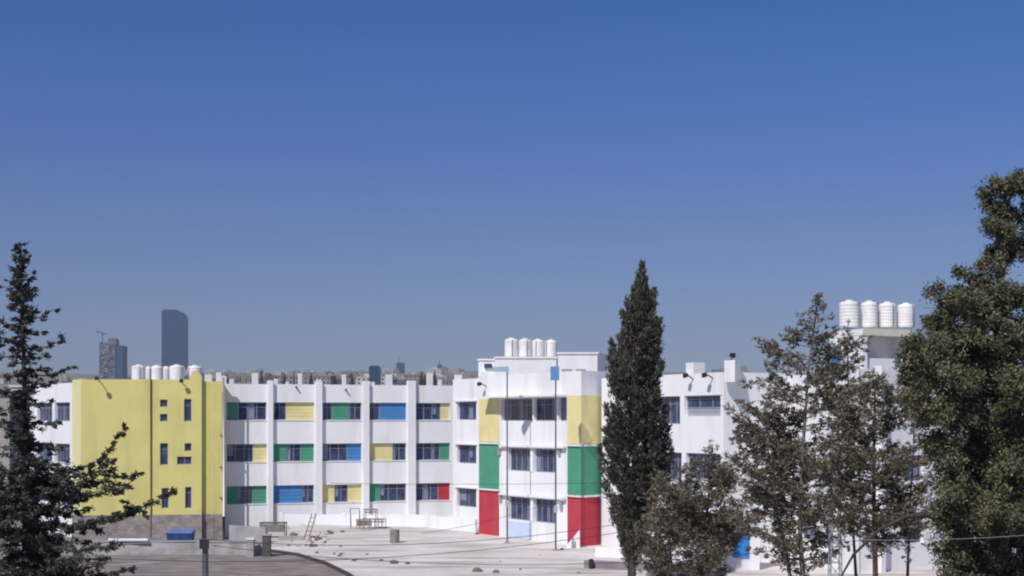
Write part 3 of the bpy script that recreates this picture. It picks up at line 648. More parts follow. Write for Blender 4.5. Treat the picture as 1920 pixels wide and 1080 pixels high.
# concrete box posts at the end of the grey wall
for px, w, t_, lb, m in ((470, .42, 1.05, 'pale pier with a dark cap in the grey wall', CONC), (500, .5, 1.3, 'dark end pier of the grey wall', M('dark_pier', (.09, .085, .08), .9, .2, 2))):
    c = XY(px, 85.9); o = thing('wall_pier', (c[0], c[1], 0), lb, 'pier'); m_ = MB(); m_.box(c[0] - w / 2, c[0] + w / 2, c[1] - .2, c[1] + .2, 0, t_); m_.build('shaft', m, o); m_ = MB(); m_.box(c[0] - w / 2 - .05, c[0] + w / 2 + .05, c[1] - .25, c[1] + .25, t_ + .002, t_ + .09); m_.build('cap', CONC if m is not CONC else WHITE2, o)
# rocks
def rock(px, py, s, label, mat):
    Y = GY(py); b = P(px, py, Y); m_ = MB(); n, k = 7, 4; s *= .62; rr = [.95, 1.0, .7, .3]; zz = [0, .28, .7, .95]
    for j in range(k):
        for i in range(n):
            t = 2 * math.pi * i / n; r = s * rr[j] * random.uniform(.6, 1.3); m_.v.append((b.x + r * math.cos(t) * 1.25, b.y + r * math.sin(t), zz[j] * s * random.uniform(.85, 1.15)))
    for j in range(k - 1):
        for i in range(n): m_.f.append((j * n + i, j * n + (i + 1) % n, (j + 1) * n + (i + 1) % n, (j + 1) * n + i)); m_.m.append(0); m_.sm.append(False)
    m_.f.append(tuple((k - 1) * n + i for i in range(n))); m_.m.append(0); m_.sm.append(False)
    m_.build('rock', mat, label=label, category='rock', group='rubble lying in the yard')
ROCKD = M('brown_rubble', (.17, .13, .11), .95, .35, 3); ROCKP = M('pale_rubble', (.50, .46, .43), .95, .2, 3)
for i in range(34):
    px = random.gauss(588, 14); py = random.uniform(1000, 1026); rock(px, py, random.uniform(.15, .40), 'lump of rubble in the pile at the foot of the ladder', random.choice([ROCKD, ROCKP, ROCKP]))
for i in range(16):
    px = random.uniform(520, 650); py = 1006 + random.uniform(0, 34) + (px - 520) * .12; rock(px, py, random.uniform(.10, .19), 'small stone scattered between the dark end pier and the curved kerb', random.choice([ROCKD, ROCKP]))
for i in range(12):
    px = random.uniform(680, 1090); py = random.uniform(1040, 1078); rock(px, py, random.uniform(.07, .15), 'pebble lying loose on the lower part of the pale yard', random.choice([ROCKD, ROCKP]))
for px, py, s, lb in ((617, 1001, .42, 'dark flat rock right of the rubble pile'), (642, 998, .25, 'small dark stone before the low white wall'), (664, 1052, .22, 'small dark stone near the brown kerb'), (715, 1052, .2, 'thin dark stone in the lower yard'), (738, 1057, .38, 'dark rubble lump low in the yard, below the barrel'), (765, 1058, .25, 'dark stone right of the low rubble lump'), (688, 1040, .16, 'pebble on the middle of the yard'), (895, 1072, .38, 'brown debris lump at the bottom edge of the yard'), (930, 1074, .3, 'debris lump right of the brown one at the bottom edge'), (636, 1043, .2, 'stone beside the curved kerb'), (895, 1002, .25, 'dark stone at the foot of the left red panel'), (1054, 1031, .2, 'small dark stone right of the pole foot')):
    rock(px, py, s, lb, ROCKD)
# small dark drum by the bottom kerb
m_ = MB(); c = P(1108, 1068, 79); m_.lathe((c.x, 78.8, 0), [(.13, 0), (.14, .05), (.14, .5), (.1, .56)], 12); m_.build('bollard', DARK, label='short black bollard at the end of the low kerb wall', category='bollard')
# blue water drum/door behind the shrub
o = thing('blue_kiosk', (XY(1388, 78)[0], 78, 0), 'bright blue cabin door in a white surround behind the pines', 'cabin')
m_ = MB(); x0, x1 = XY(1374, 78)[0], XY(1405, 78)[0]; m_.box(x0 - .5, x1 + .6, 78.1, 79.6, -.3, 2.9); m_.build('cabin_wall', WHITE, o)
m_ = MB(); m_.box(x0, x1, 78.02, 78.097, .7, 2.75); m_.box(x0 + .1, x1 - .1, 77.99, 78.018, .9, 1.6); m_.box(x0 + .1, x1 - .1, 77.99, 78.018, 1.75, 2.6); m_.build('door', M('bright_blue_paint', (.03, .22, .62), .6, .1, 2), o)
m_ = MB(); m_.box(x0 - .6, x1 + .7, 77.9, 79.7, 2.902, 3.0); m_.build('roof', CONC, o)

# ---------------------------------------------------------------- poles and cables
def cable(name, pts, r, label, sag=0):
    m_ = MB(); q = []
    a, b = pts
    for i in range(25):
        t = i / 24; p = a.lerp(b, t); p.z -= sag * 4 * t * (1 - t); q.append(p)
    m_.tube(q, r, 4); m_.build(name, PALEMET if 'pale' in label else WIREM, label=label, category='cable', group='overhead cables in front of the yard')
Y = 62; b = P(385, 1012, Y); o = thing('utility_pole', (b.x, Y, 0), 'dark utility pole rising from the brown soil at lower left', 'utility pole')
m_ = MB(); m_.lathe((b.x, Y, 0), [(.17, 0), (.13, b.z)], 10); m_.build('pole', METAL, o)
m_ = MB(); m_.box(b.x - .2, b.x + .2, Y - .32, Y - .13, b.z - .38, b.z + .02); m_.build('junction_box', DARK, o)
m_ = MB(); m_.box(b.x - .5, b.x + .5, Y - .05, Y + .05, b.z - .02, b.z + .04); m_.build('crossarm', METAL, o)
top = Vector((b.x, Y, b.z))
cable('overhead_cable', (top, P(-200, 1022, 60)), .012, 'thin pale cable running left from the dark utility pole', .15)
cable('overhead_cable', (top + Vector((.3, 0, 0)), P(1150, 984, 66)), .013, 'cable crossing the yard from the dark pole to the cypress', .55)
cable('overhead_cable', (top + Vector((.3, 0, -.25)), P(1700, 1000, 60)), .013, 'lower cable sagging across the yard to the right trees', 1.1)
cable('overhead_cable', (P(180, 1046, 58), P(1240, 985, 62)), .013, 'cable rising from the brown soil up to the cypress', .7)
cable('overhead_cable', (P(620, 906, 60), P(2000, 868, 50)), .008, 'faint high cable crossing in front of the right trees', .3)
cable('overhead_cable', (P(1560, 1010, 45), P(2050, 992, 40)), .006, 'pale cable running from the lattice mast to the right edge', .15)
cable('overhead_cable', (P(-100, 1064, 60), P(300, 1054, 60)), .012, 'low pale cable passing behind the conifer at lower left', .1)
cable('overhead_cable', (P(790, 1000, 62), P(1120, 905, 85)), .009, 'thin cable climbing towards the green corner', .4)

# lattice mast
Y = 53.5; cx = XY(1566, Y)[0]; zt_ = ZZ(795, Y); o = thing('lattice_mast', (cx, Y, 0), 'dull grey lattice mast between the two right pines', 'mast')
m_ = MB(); hw0, hw1 = .26, .10; n = 14
def cor(k, z): hw = hw0 + (hw1 - hw0) * z / zt_; return Vector((cx + (hw if k in (1, 2) else -hw), Y + (hw if k > 1 else -hw), z))
for k in range(4): m_.tube([cor(k, 0), cor(k, zt_)], .028, 5)
MASTM = M('dull_galvanised', (.26, .275, .31), .6, .25, 3)
m_.build('legs', MASTM, o)
m_ = MB()
for i in range(n):
    z0, z1 = zt_ * i / n, zt_ * (i + 1) / n
    for k in range(4):
        m_.tube([cor(k, z0), cor((k + 1) % 4, z1)], .014, 4); m_.tube([cor(k, z1), cor((k + 1) % 4, z1)], .014, 4)
m_.build('bracing', MASTM, o)

# ---------------------------------------------------------------- trees
def leaf_mesh(name, C, N, Ls, Ws, mat, parent, O=None):
    """many small pointed leaves: centres C, directions N"""
    n = len(C); R = RNG.normal(size=(n, 3)) * (1 if O is None else .55)
    if O is not None: R = R + O
    S_ = np.cross(N, R); S_ /= np.linalg.norm(S_, axis=1)[:, None] + 1e-9
    Ls = np.broadcast_to(Ls, (n,))[:, None]; Ws = np.broadcast_to(Ws, (n,))[:, None]
    v = np.stack([C - S_ * Ws / 2, C + S_ * Ws / 2, C + N * Ls * .8 + S_ * Ws * .35, C + N * Ls * .8 - S_ * Ws * .35], 1).reshape(-1, 3)
    v -= np.array(parent['_org'])
    me = D.meshes.new(name); me.vertices.add(4 * n); me.vertices.foreach_set('co', v.ravel())
    me.loops.add(4 * n); me.loops.foreach_set('vertex_index', np.arange(4 * n)); me.polygons.add(n)
    me.polygons.foreach_set('loop_start', np.arange(0, 4 * n, 4)); me.polygons.foreach_set('loop_total', np.full(n, 4))
    me.materials.append(mat); me.update(); me.validate()
    o = D.objects.new(name, me); COL.objects.link(o); o.parent = parent; o['_org'] = parent['_org']
    return o
def unit(a): return a / (np.linalg.norm(a, axis=1)[:, None] + 1e-9)

class Tree:
    def __init__(s, loc, label, leafmat, barkmat, group, cat='tree', name='tree'):
        s.o = thing(name, loc, label, cat, group); s.w = MB(); s.C = []; s.O = []; s.N = []; s.L = []; s.Wd = []; s.lm = leafmat; s.bm = barkmat; s.hang = 0.0
    def wood(s, pts, r0, r1, n=6):
        k = len(pts); s.w.tube(pts, [r0 + (r1 - r0) * i / (k - 1) for i in range(k)], n)
    def tufts(s, cen, r, k, L, Wd, direc=None, spread=1.0, out=None):
        """k leaves round each centre"""
        cen = np.asarray(cen, float); n = len(cen)
        if n == 0: return
        c = np.repeat(cen, k, 0) + RNG.normal(size=(n * k, 3)) * np.asarray(r)
        d = RNG.normal(size=(n * k, 3)) * spread + np.array([0, 0, -s.hang])
        if direc is not None: d = d + np.repeat(np.asarray(direc, float), k, 0)
        s.O.append(np.zeros((n * k, 3)) if out is None else np.repeat(unit(np.asarray(out, float)), k, 0) * 1.3)
        s.C.append(c); s.N.append(unit(d)); s.L.append(RNG.uniform(.6, 1.3, n * k) * L); s.Wd.append(RNG.uniform(.6, 1.3, n * k) * Wd)
    def done(s):
        s.w.build('trunk', s.bm, s.o)
        leaf_mesh('crown', np.concatenate(s.C), np.concatenate(s.N), np.concatenate(s.L), np.concatenate(s.Wd), s.lm, s.o, np.concatenate(s.O))

def bough(T, pts, foliage_r, k, L, Wd, wr=.04, start=.2, step=.12, droop=.0, flat=.5, skip=.12):
    """a limb with foliage pads set along it"""
    pts = [Vector(p) for p in pts]; T.wood(pts, wr, wr * .25, 5)
    seg = [(pts[i + 1] - pts[i]).length for i in range(len(pts) - 1)]; tot = sum(seg); n = max(2, int(tot / step)); cen = []; dr = []; rr = []
    for j in range(n):
        t = start + (1 - start) * (j + random.random()) / n
        if random.random() < skip: continue
        d = t * tot; i = 0
        while i < len(seg) - 1 and d > seg[i]: d -= seg[i]; i += 1
        p = pts[i].lerp(pts[i + 1], min(1, d / seg[i])); ax = (pts[i + 1] - pts[i]).normalized()
        env = foliage_r * (.45 + .75 * math.sin(min(1, t + .12) * math.pi * .85)) * random.uniform(.6, 1.25)
        off = Vector((random.gauss(0, 1), random.gauss(0, 1), random.gauss(0, 1) * flat)) * env * .6
        cen.append(p + off + Vector((0, 0, -droop))); rr.append(off.normalized() * .6 + Vector((0, 0, .35))); dr.append(ax * 1.1 + off.normalized() * .8 + Vector((0, 0, .1)))
    T.tufts(cen, (foliage_r * .3, foliage_r * .3, foliage_r * .3 * flat), k, L, Wd, dr, .6, rr)

LF_CON = foliage('dark_conifer_needles', [(.022, .028, .024), (.044, .052, .040), (.080, .080, .064), (.14, .12, .10)])
LF_CYP = foliage('cypress_scale_leaves', [(.020, .026, .022), (.046, .050, .036), (.095, .085, .062), (.18, .15, .12)])
LF_PIN = foliage('dusty_pine_needles', [(.040, .046, .032), (.092, .102, .056), (.19, .145, .105), (.32, .25, .205)])
LF_BIG = foliage('olive_tree_leaves', [(.022, .034, .024), (.055, .072, .038), (.13, .132, .062), (.25, .185, .12)])

# 1 left conifer
Y0 = 42.0; m2 = Y0 / F
T = Tree((XY(47, Y0)[0], Y0, 0), 'tall ragged conifer with layered drooping boughs at the left edge', LF_CON, BARK, None)
T.hang = .55
trunk = [P(50, 1311, Y0), P(50, 1000, Y0), P(47, 800, Y0), P(44, 650, Y0), P(40, 540, Y0), P(38, 458, Y0)]
T.w.tube(trunk, [.22, .14, .085, .055, .03, .01], 8)
def tx(py): return float(np.interp(py, [458, 540, 650, 800, 1000, 1311], [38, 40, 44, 47, 50, 50]))
def cb_(py, ex, ey, fr_=.13, mid=None, dz=0, k=26, **kw):
    a = P(tx(py), py, Y0); e = P(ex, ey, Y0 + dz)
    if mid: pts = [a] + [P(x, y, Y0 + dz * .5) for x, y in mid] + [e]
    else: m_ = a.lerp(e, .55); m_.z -= .10 * (e - a).length; pts = [a, m_, e]
    bough(T, pts, fr_, k, .15, .045, wr=.03, **{'start': .05, 'step': .11, **kw})
for py, ex, ey, fr_ in ((500, 56, 484, .08), (512, 22, 500, .08), (528, 64, 515, .1), (552, 76, 542, .11), (556, 6, 536, .11), (548, 25, 530, .1), (600, 101, 580, .10), (606, 2, 604, .14), (575, 72, 572, .12), (580, 15, 570, .12), (625, 80, 622, .12), (655, 124, 632, .10), (648, -30, 606, .15), (640, 10, 640, .14), (668, -40, 655, .16), (668, 88, 668, .13), (705, 137, 686, .09), (702, -30, 700, .16), (725, 100, 716, .12), (735, -40, 720, .16), (690, 95, 690, .13), (760, 90, 752, .14), (765, -30, 760, .16), (790, 108, 790, .13), (800, -30, 790, .18), (830, 118, 836, .12), (840, -20, 830, .2), (865, 112, 872, .13)):
    cb_(py, ex, ey, fr_)
cb_(905, 236, 800, .095, [(120, 893), (165, 872), (200, 858), (214, 826)], dz=-1.0, k=30)
cb_(915, 263, 886, .085, [(120, 893), (180, 890), (245, 893)], dz=-.8, k=30)
cb_(905, 215, 862, .08, [(110, 885), (160, 890)], dz=-1.4)
cb_(985, 332, 914, .10, [(150, 985), (215, 965), (258, 955), (300, 935)], dz=-1.5, k=30, skip=.2)
cb_(985, 232, 938, .07, [(150, 985), (200, 978), (250, 960)], dz=-1.5)
cb_(985, 276, 968, .07, [(150, 985), (225, 965), (252, 950)], dz=-1.6)
cb_(1120, 245, 1066, .10, [(120, 1100), (190, 1080)], dz=-1.8)
for i in range(26):        # short twigs round the leader
    py = 462 + 4.2 * i; w = 6 + .22 * (py - 460); ang = random.uniform(0, 6.28); a = P(tx(py + 6), py + 6, Y0); e = P(tx(py) + w * math.cos(ang), py - 6, Y0 + w / F * Y0 * math.sin(ang)); bough(T, [a, a.lerp(e, .5), e], .07, 14, .12, .04, wr=.01, start=.0, step=.05, skip=0)
for i in range(48):        # dense skirts on the left and right
    py = random.uniform(840, 1150); cb_(py, random.uniform(60, 150) if i % 2 else random.uniform(-60, 20), py + random.uniform(-25, 30), .22, dz=random.uniform(-1.5, 1.5), k=26)
for i in range(40):        # dense skirts below
    py = random.uniform(870, 1150); ln = random.uniform(80, 190); ex = 50 + ln; cb_(py, ex if i % 3 else 50 - ln * .8, py + random.uniform(-30, 25) , .22, dz=random.uniform(-2.2, 2.2), k=26)
for i in range(120):        # boughs running towards and away from the camera
    py = random.uniform(560, 1150); ln = np.interp(py, [500, 600, 750, 900, 1150], [.2, .45, .75, 1.6, 2.6]) * random.uniform(.5, 1); ang = random.uniform(0, 2 * math.pi)
    a = P(tx(py), py, Y0); e = a + Vector((math.cos(ang) * ln * .6, math.sin(ang) * ln, random.uniform(-.1, .25))); mid = a.lerp(e, .55); mid.z -= .1 * ln
    bough(T, [a, mid, e], .13 + .05 * ln, 20, .16, .045, wr=.03, start=.03)
T.done()

# 2 cypress
Yc = 70.0
T = Tree((XY(1184, Yc)[0], Yc, 0), 'tall dark pointed cypress standing in front of the school corner', LF_CYP, BARK, None, name='cypress_tree')
T.w.tube([(XY(1184, Yc)[0], Yc, 0), P(1185, 1000, Yc), P(1192, 800, Yc), P(1200, 600, Yc), P(1204, 500, Yc)], [.22, .18, .13, .07, .02], 8)
ey = [495, 520, 545, 590, 620, 650, 700, 760, 800, 850, 890, 930, 970, 1010, 1050]
xl = [1203.5, 1201, 1196, 1189, 1184, 1178, 1167, 1158, 1150, 1143, 1136, 1143, 1150, 1163, 1178]
xr = [1204.5, 1207, 1211, 1221, 1226, 1228, 1228, 1230, 1234, 1238, 1240, 1234, 1224, 1208, 1191]
ey = [500, 540, 590, 640, 700, 760, 810, 870, 920, 960, 1000, 1040]
xl = [1202, 1193, 1181, 1160, 1149, 1140, 1130, 1122, 1128, 1140, 1156, 1172]
xr = [1206, 1213, 1228, 1235, 1236, 1240, 1246, 1252, 1246, 1232, 1214, 1196]
cen, dr, co = [], [], []
def spire(base, tip, r, n):
    ax = (tip - base); L = ax.length; ax.normalize()
    for j in range(n):
        t = random.random() ** .85; w = r * min(1, (1 - t) * 1.6 + .06) * math.sqrt(random.uniform(.15, 1)); th = random.uniform(0, 2 * math.pi)
        o_ = Vector((math.cos(th) * w, math.sin(th) * w, 0)); cen.append(base.lerp(tip, t) + o_); dr.append(ax * 1.6 + o_.normalized() * .4); co.append(o_.normalized() + (base - P(1195, 800, Yc)) * Vector((.25, .25, 0)))
spire(P(1203, 585, Yc), P(1204, 494, Yc), .38, 90)
for i in range(210):
    py = 545 + 505 * (i + random.random()) / 210; a_, b_ = np.interp(py, ey, xl), np.interp(py, ey, xr); th = random.uniform(0, 2 * math.pi)
    hw = (b_ - a_) / 2 / F * Yc; c = P((a_ + b_) / 2, py, Yc); k = random.choice((.35, .6, .6, .8)) ; q = Vector((math.cos(th), math.sin(th), 0))
    ln = random.uniform(.9, 1.7) * (1 if py > 650 else .8); base = c + q * hw * k * .55 - Vector((0, 0, ln * .4)); tip = c + q * hw * (k + .22) * random.uniform(.9, 1.12) + Vector((0, 0, ln * .6))
    spire(base, tip, .20 + .16 * hw, 30)
for sx_, sy, bx2 in ((1167, 585, 1182), (1146, 640, 1165), (1141, 668, 1160), (1176, 560, 1188), (1143, 705, 1160), (1226, 545, 1216), (1137, 760, 1152), (1124, 838, 1140), (1254, 800, 1240), (1250, 760, 1236), (1238, 600, 1226), (1258, 845, 1242)):
    spire(P(bx2, sy + 75, Yc), P(sx_, sy, Yc + random.uniform(-.3, .3)), .26, 40)
T.tufts(cen, .07, 14, .18, .06, dr, .5, co)
for i in range(14):
    py = random.uniform(880, 1040); a = P(1188, py + 20, Yc); e = P(random.uniform(1150, 1225), py - 15, Yc + random.uniform(-1, 1)); T.wood([a, e], .05, .02, 5)
T.done()

# 3 sparse pines: trunk line, half-width profile, gaps
def pine(label, group, Y, trunk_px, prof, n, foliage_r=.2, k=20, barkmat=BARK, rt=.16, seed=1, L=.13, Wd=.05, upsweep=.35, lean=0, low=1090, mats=LF_PIN, subs=4, step=.15, name='pine_tree'):
    random.seed(seed); T = Tree((XY(trunk_px[-1][0], Y)[0], Y, 0), label, mats, barkmat, group, name=name)
    pts = [P(x, y, Y) for x, y in trunk_px][::-1]; base = Vector((pts[0].x, Y, -.1)); pts = [base] + pts[(1 if pts[0].z < .5 else 0):]
    T.w.tube(pts, [rt + (.015 - rt) * (i / (len(pts) - 1)) ** .8 for i in range(len(pts))], 8)
    tys = [p[1] for p in trunk_px]; txs = [p[0] for p in trunk_px]; top = tys[0]; pys = [p[0] for p in prof]; pw = [p[1] for p in prof]
    for i in range(n):
        py = top + (low - top) * ((i + random.random()) / n); w = float(np.interp(py, pys, pw)) * random.choice((.5, .8, .95, 1.2)) * random.uniform(.7, 1.05)
        if w < 3: continue
        ln = w / F * Y; ang = random.uniform(0, 2 * math.pi) if i % 2 else random.choice((0, math.pi)) + random.uniform(-.5, .5)
        a = P(float(np.interp(py + w * .3, tys, txs)), py + w * .3, Y); e = a + Vector((math.cos(ang) * ln, math.sin(ang) * ln, ln * upsweep * random.uniform(.4, 1.6)))
        mid = a.lerp(e, .5) + Vector((0, 0, -.08 * ln)); bough(T, [a, mid, e], foliage_r, k, L, Wd, wr=.012 + .007 * ln, start=.08, skip=.15, flat=.8, step=step)
        for q in range(subs if ln > .8 else 0):
            s0 = mid.lerp(e, random.uniform(-.3, .7)); an = ang + random.uniform(-1.3, 1.3); l2 = ln * random.uniform(.2, .45); e2 = s0 + Vector((math.cos(an) * l2, math.sin(an) * l2, l2 * random.uniform(-.1, .6))); bough(T, [s0, s0.lerp(e2, .5), e2], foliage_r * .8, k, L, Wd, wr=.010, start=.1, skip=.25, flat=.8, step=step)
    return T
gP = 'sparse dusty pines in front of the right block'
T = pine('tall sparse pine with leaning tip left of the tank house', gP, 56, [(1536, 548), (1528, 600), (1515, 700), (1505, 850), (1500, 1000), (1512, 1190)], [(548, 6), (590, 24), (620, 52), (650, 95), (690, 112), (760, 130), (860, 145), (960, 125), (1020, 80), (1060, 30), (1090, 0)], 200, .19, 12, BARKP, .12, 3); T.done()
T = pine('slim pine with a narrow tip under the rightmost tanks', gP, 60, [(1590, 600), (1590, 700), (1592, 850), (1600, 1000), (1610, 1160)], [(600, 5), (640, 16), (680, 34), (740, 42), (820, 45), (930, 40), (1000, 0)], 100, .17, 12, BARK, .08, 5); T.done()
T = pine('reddish trunked pine in front of the end block', gP, 52, [(1642, 700), (1640, 760), (1638, 900), (1640, 1000), (1644, 1220)], [(700, 12), (740, 60), (800, 80), (880, 105), (960, 95), (1010, 50), (1050, 0)], 165, .19, 12, BARKR, .13, 8); T.done()
T = pine('small thin pine beside the big tree at the right', gP, 62, [(1715, 770), (1712, 860), (1705, 960), (1700, 1142)], [(770, 8), (810, 45), (880, 62), (940, 55), (1000, 25), (1060, 0)], 75, .19, 12, BARK, .08, 17); T.done()
T = pine('low bushy brown pine between cypress and tall pine', gP, 66, [(1335, 838), (1330, 900), (1324, 1000), (1326, 1120)], [(838, 10), (862, 40), (900, 80), (940, 105), (980, 92), (1020, 60), (1070, 45), (1120, 0)], 165, .24, 13, BARK, .10, 9); T.done()
T = pine('ragged small pine leaning over the blue door', gP, 58, [(1436, 790), (1440, 850), (1450, 930), (1470, 1010), (1496, 1170)], [(790, 15), (830, 50), (880, 62), (930, 55), (970, 30), (1000, 12), (1060, 0)], 120, .18, 12, BARKP, .09, 12); T.done()
T = pine('bushy brown tree growing against the right side of the cypress', gP, 68, [(1252, 880), (1256, 1010), (1262, 1113)], [(880, 12), (930, 50), (985, 62), (1020, 66), (1060, 60), (1113, 20)], 100, .30, 16, BARK, .06, 14, low=1113, name='bush'); T.done()

# 4 big tree at the right
Yr = 46.0; random.seed(21)
T = Tree((XY(1885, Yr)[0], Yr, 0), 'big broad dark leafed tree filling the right edge', LF_BIG, BARK, None)
tb = Vector((XY(1885, Yr)[0], Yr, -.1)); hub = P(1880, 980, Yr); T.w.tube([tb, P(1882, 1130, Yr), hub, P(1872, 800, Yr), P(1868, 640, Yr), P(1880, 500, Yr), P(1886, 380, Yr)], [.36, .32, .27, .2, .14, .09, .03], 9)
cl = [(1880, 352, 42, 24), (1908, 395, 30, 34), (1862, 392, 22, 18), (1888, 440, 40, 26), (1858, 420, 14, 14), (1905, 470, 32, 26), (1876, 474, 26, 16), (1860, 500, 26, 16), (1848, 372, 12, 10), (1916, 345, 18, 20),
      (1798, 508, 6, 5), (1768, 552, 34, 17), (1832, 532, 36, 26), (1885, 548, 26, 30), (1808, 578, 48, 26), (1752, 604, 26, 18), (1925, 560, 20, 30), (1860, 590, 45, 34), (1915, 625, 40, 36),
      (1735, 655, 46, 30), (1800, 640, 50, 36), (1712, 700, 32, 28), (1775, 705, 55, 40), (1850, 680, 55, 45), (1910, 720, 48, 50), (1716, 745, 26, 22), (1760, 775, 46, 36), (1830, 770, 58, 48), (1900, 810, 55, 52),
      (1762, 835, 34, 32), (1820, 860, 56, 48), (1890, 890, 58, 50), (1780, 900, 32, 40), (1790, 965, 42, 40), (1850, 960, 56, 50), (1915, 985, 50, 50), (1785, 1030, 40, 40), (1840, 1050, 56, 50), (1905, 1070, 56, 50), (1800, 1110, 60, 45), (1880, 1140, 60, 50)]
def bigclump(x, y, rx, ry, dz, thin=1.0):
    c = P(x, y, Yr + dz); a = np.array([rx / F * Yr, rx / F * Yr * 1.1, ry / F * Yr]); n = int((9 + 330 * a[0] * a[2]) * thin)
    if rx > 8:
        s0 = P(float(np.interp(y + 40, [350, 500, 640, 1130], [1886, 1880, 1868, 1882])), y + 45, Yr); m_ = s0.lerp(c, .5) + Vector((0, 0, .1)); T.wood([s0, m_, c], .05, .015, 5)
        for q in range(5): e = c + Vector(RNG.normal(size=3) * a * .6); T.wood([m_.lerp(c, .6), c.lerp(e, .5), e], .02, .006, 4)
    ns = max(4, n // 6); ds = unit(RNG.normal(size=(ns, 3))) * (RNG.random((ns, 1)) ** .4); idx = RNG.integers(0, ns, n); d = ds[idx] + RNG.normal(size=(n, 3)) * .17 * (.35 / max(.2, a[0])) ** .5; pts = np.array(c) + d * a
    # sub-clusters leave gaps
    T.tufts(pts, .095, 20, .105, .05, d * .6 + np.array([0, 0, -.15]), .9, d + RNG.normal(size=(n, 3)) * .25 + np.array([0, 0, .25]))
for x, y, rx, ry in cl:
    bigclump(x, y, rx, ry, random.uniform(-.6, .6), 1.0 if y < 600 else 1.15)
    if y > 560: bigclump(x + random.uniform(-5, 25), y + random.uniform(-10, 10), rx * .9, ry * .9, random.choice((-1.8, 1.8)) * random.uniform(.6, 1.2), .8)
# long bare arching limb to the left
T.wood([P(1860, 1010, Yr), P(1790, 985, Yr - .3), P(1735, 965, Yr - .5), P(1700, 968, Yr - .6), P(1650, 992, Yr - .7), P(1600, 1040, Yr - .8), P(1575, 1085, Yr - .8)], .12, .03, 7)
T.wood([P(1640, 998, Yr - .7), P(1610, 975, Yr - .8), P(1585, 960, Yr - .8)], .03, .012, 5)
T.wood([P(1700, 968, Yr - .6), P(1660, 960, Yr - .8), P(1620, 985, Yr - .9)], .03, .012, 5)
T.done()

# ---------------------------------------------------------------- far city
random.seed(5)
CITYC = [M('city_wall_%s' % n, c, .9, .12, .05) for n, c in (('pale', (.52, .49, .46)), ('cream', (.38, .34, .30)), ('grey', (.26, .25, .24)), ('rosy', (.26, .215, .19)), ('dark', (.13, .125, .125)))]
CWIN = M('city_window', (.05, .06, .08), .4, .2, .1)
WHERE = [(-400, 150, 'left of the yellow block'), (150, 425, 'above the yellow block roof'), (425, 508, 'above the first bay'), (508, 597, 'above the second bay'), (597, 685, 'above the third bay'), (685, 770, 'above the fourth bay'), (770, 860, 'above the fifth bay'), (860, 1240, 'behind the centre block'), (1240, 2400, 'behind the right block')]
CN = ['pale', 'cream', 'grey', 'brown', 'dark grey']
def city(px, Y, w, h, ci):
    x, y = XY(px, Y); z = gz(x, y) - 3; d = w * random.uniform(.6, 1.0); mb = MB(); W2 = w / 2; z1 = z + 3 + h
    mb.box(x - W2, x + W2, y, y + d, z, z1); mb.box(x - W2 - .3, x + W2 + .3, y - .3, y + d + .3, z1 + .01, z1 + .7)
    sx_ = random.uniform(-.3, .2) * w; mb.box(x + sx_, x + sx_ + w * .3, y + 1, y + 1 + d * .4, z1 + .71, z1 + 3.4)
    for k in range(random.randrange(0, 4)):
        tx_ = x + random.uniform(-.4, .4) * w; mb.box(tx_ - .7, tx_ + .7, y + .3, y + 1.4, z1 + .71, z1 + 2.4)
    fl = int(h // 3.2); nb = max(2, int(w // 3.5))
    for f_ in range(fl):
        for b_ in range(nb):
            a = x - W2 + w * (b_ + .28) / nb; mb.box(a, a + w / nb * .44, y - .12, y - .01, z1 - 3.2 * (f_ + 1) + .9, z1 - 3.2 * (f_ + 1) + 2.4, 1)
    wh = next(t for a, b, t in WHERE if a <= px < b); sz = ('broad' if w > 21 else 'narrow') + (' tall' if h > 11 else ' low')
    dist = 'near' if Y < 1500 else ('middle' if Y < 2100 else 'far')
    mb.build('city_building', [CITYC[ci], CWIN], label='%s %s building in the %s row of houses, %s' % (sz, CN[ci], dist, wh), category='building', group='%s %s buildings %s, %s row' % (sz, CN[ci], wh, dist))
for i in range(150):
    Y = random.choice((1150, 1300, 1500, 1700, 1950, 2250, 2600)) + random.uniform(-70, 70)
    px = random.uniform(405, 880) if i < 118 else random.choice((random.uniform(-20, 140), random.uniform(230, 410), random.uniform(1235, 1420)))
    city(px, Y, random.uniform(12, 30), random.uniform(7, 15), random.choice((0, 1, 1, 2, 2, 3, 3, 4)))
# far trees (dark cypress specks)
CT_ = M('far_tree_leaves', (.03, .035, .025), .9, .3, .3)
for i, (px, yt) in enumerate(((533, 697), (583, 698), (660, 699), (790, 695), (796, 702), (815, 694), (812, 702), (730, 700), (490, 694), (628, 702))):
    Y = 900; c = XY(px, Y); zt_ = ZZ(yt, Y); zb = gz(*c); o = thing('cypress_tree', (c[0], Y, zb), 'tiny dark cypress on the far hill %s' % next(t for a, b, t in WHERE if a <= px < b), 'tree', 'tiny cypresses on the far hill')
    m_ = MB(); H = zt_ - zb; m_.tube([(c[0], Y, zb), (c[0], Y, zb + H * .3)], .3, 5); m_.build('trunk', BARK, o)
    m_ = MB(); pr = []
    for k in range(9): t = k / 8; pr.append((max(.1, 1.9 * math.sin(math.pi * (t * .9 + .08)) ** .7 * (1 - t * .6) * random.uniform(.7, 1.25)), H * (.18 + .82 * t)))
    m_.lathe((c[0], Y, zb), pr, 9); m_.build('crown', CT_, o)

TG = masonry('blue_tower_glass', (.025, .055, .105), (.02, .042, .085), (.04, .07, .12), .05, 1.0, .22, .35)
TG2 = M('grey_tower_concrete', (.13, .13, .135), .9, .2, .03); TG3 = masonry('grey_tower_floors', (.03, .035, .045), (.13, .14, .15), (.12, .13, .15), .08, .8, .3, .8)
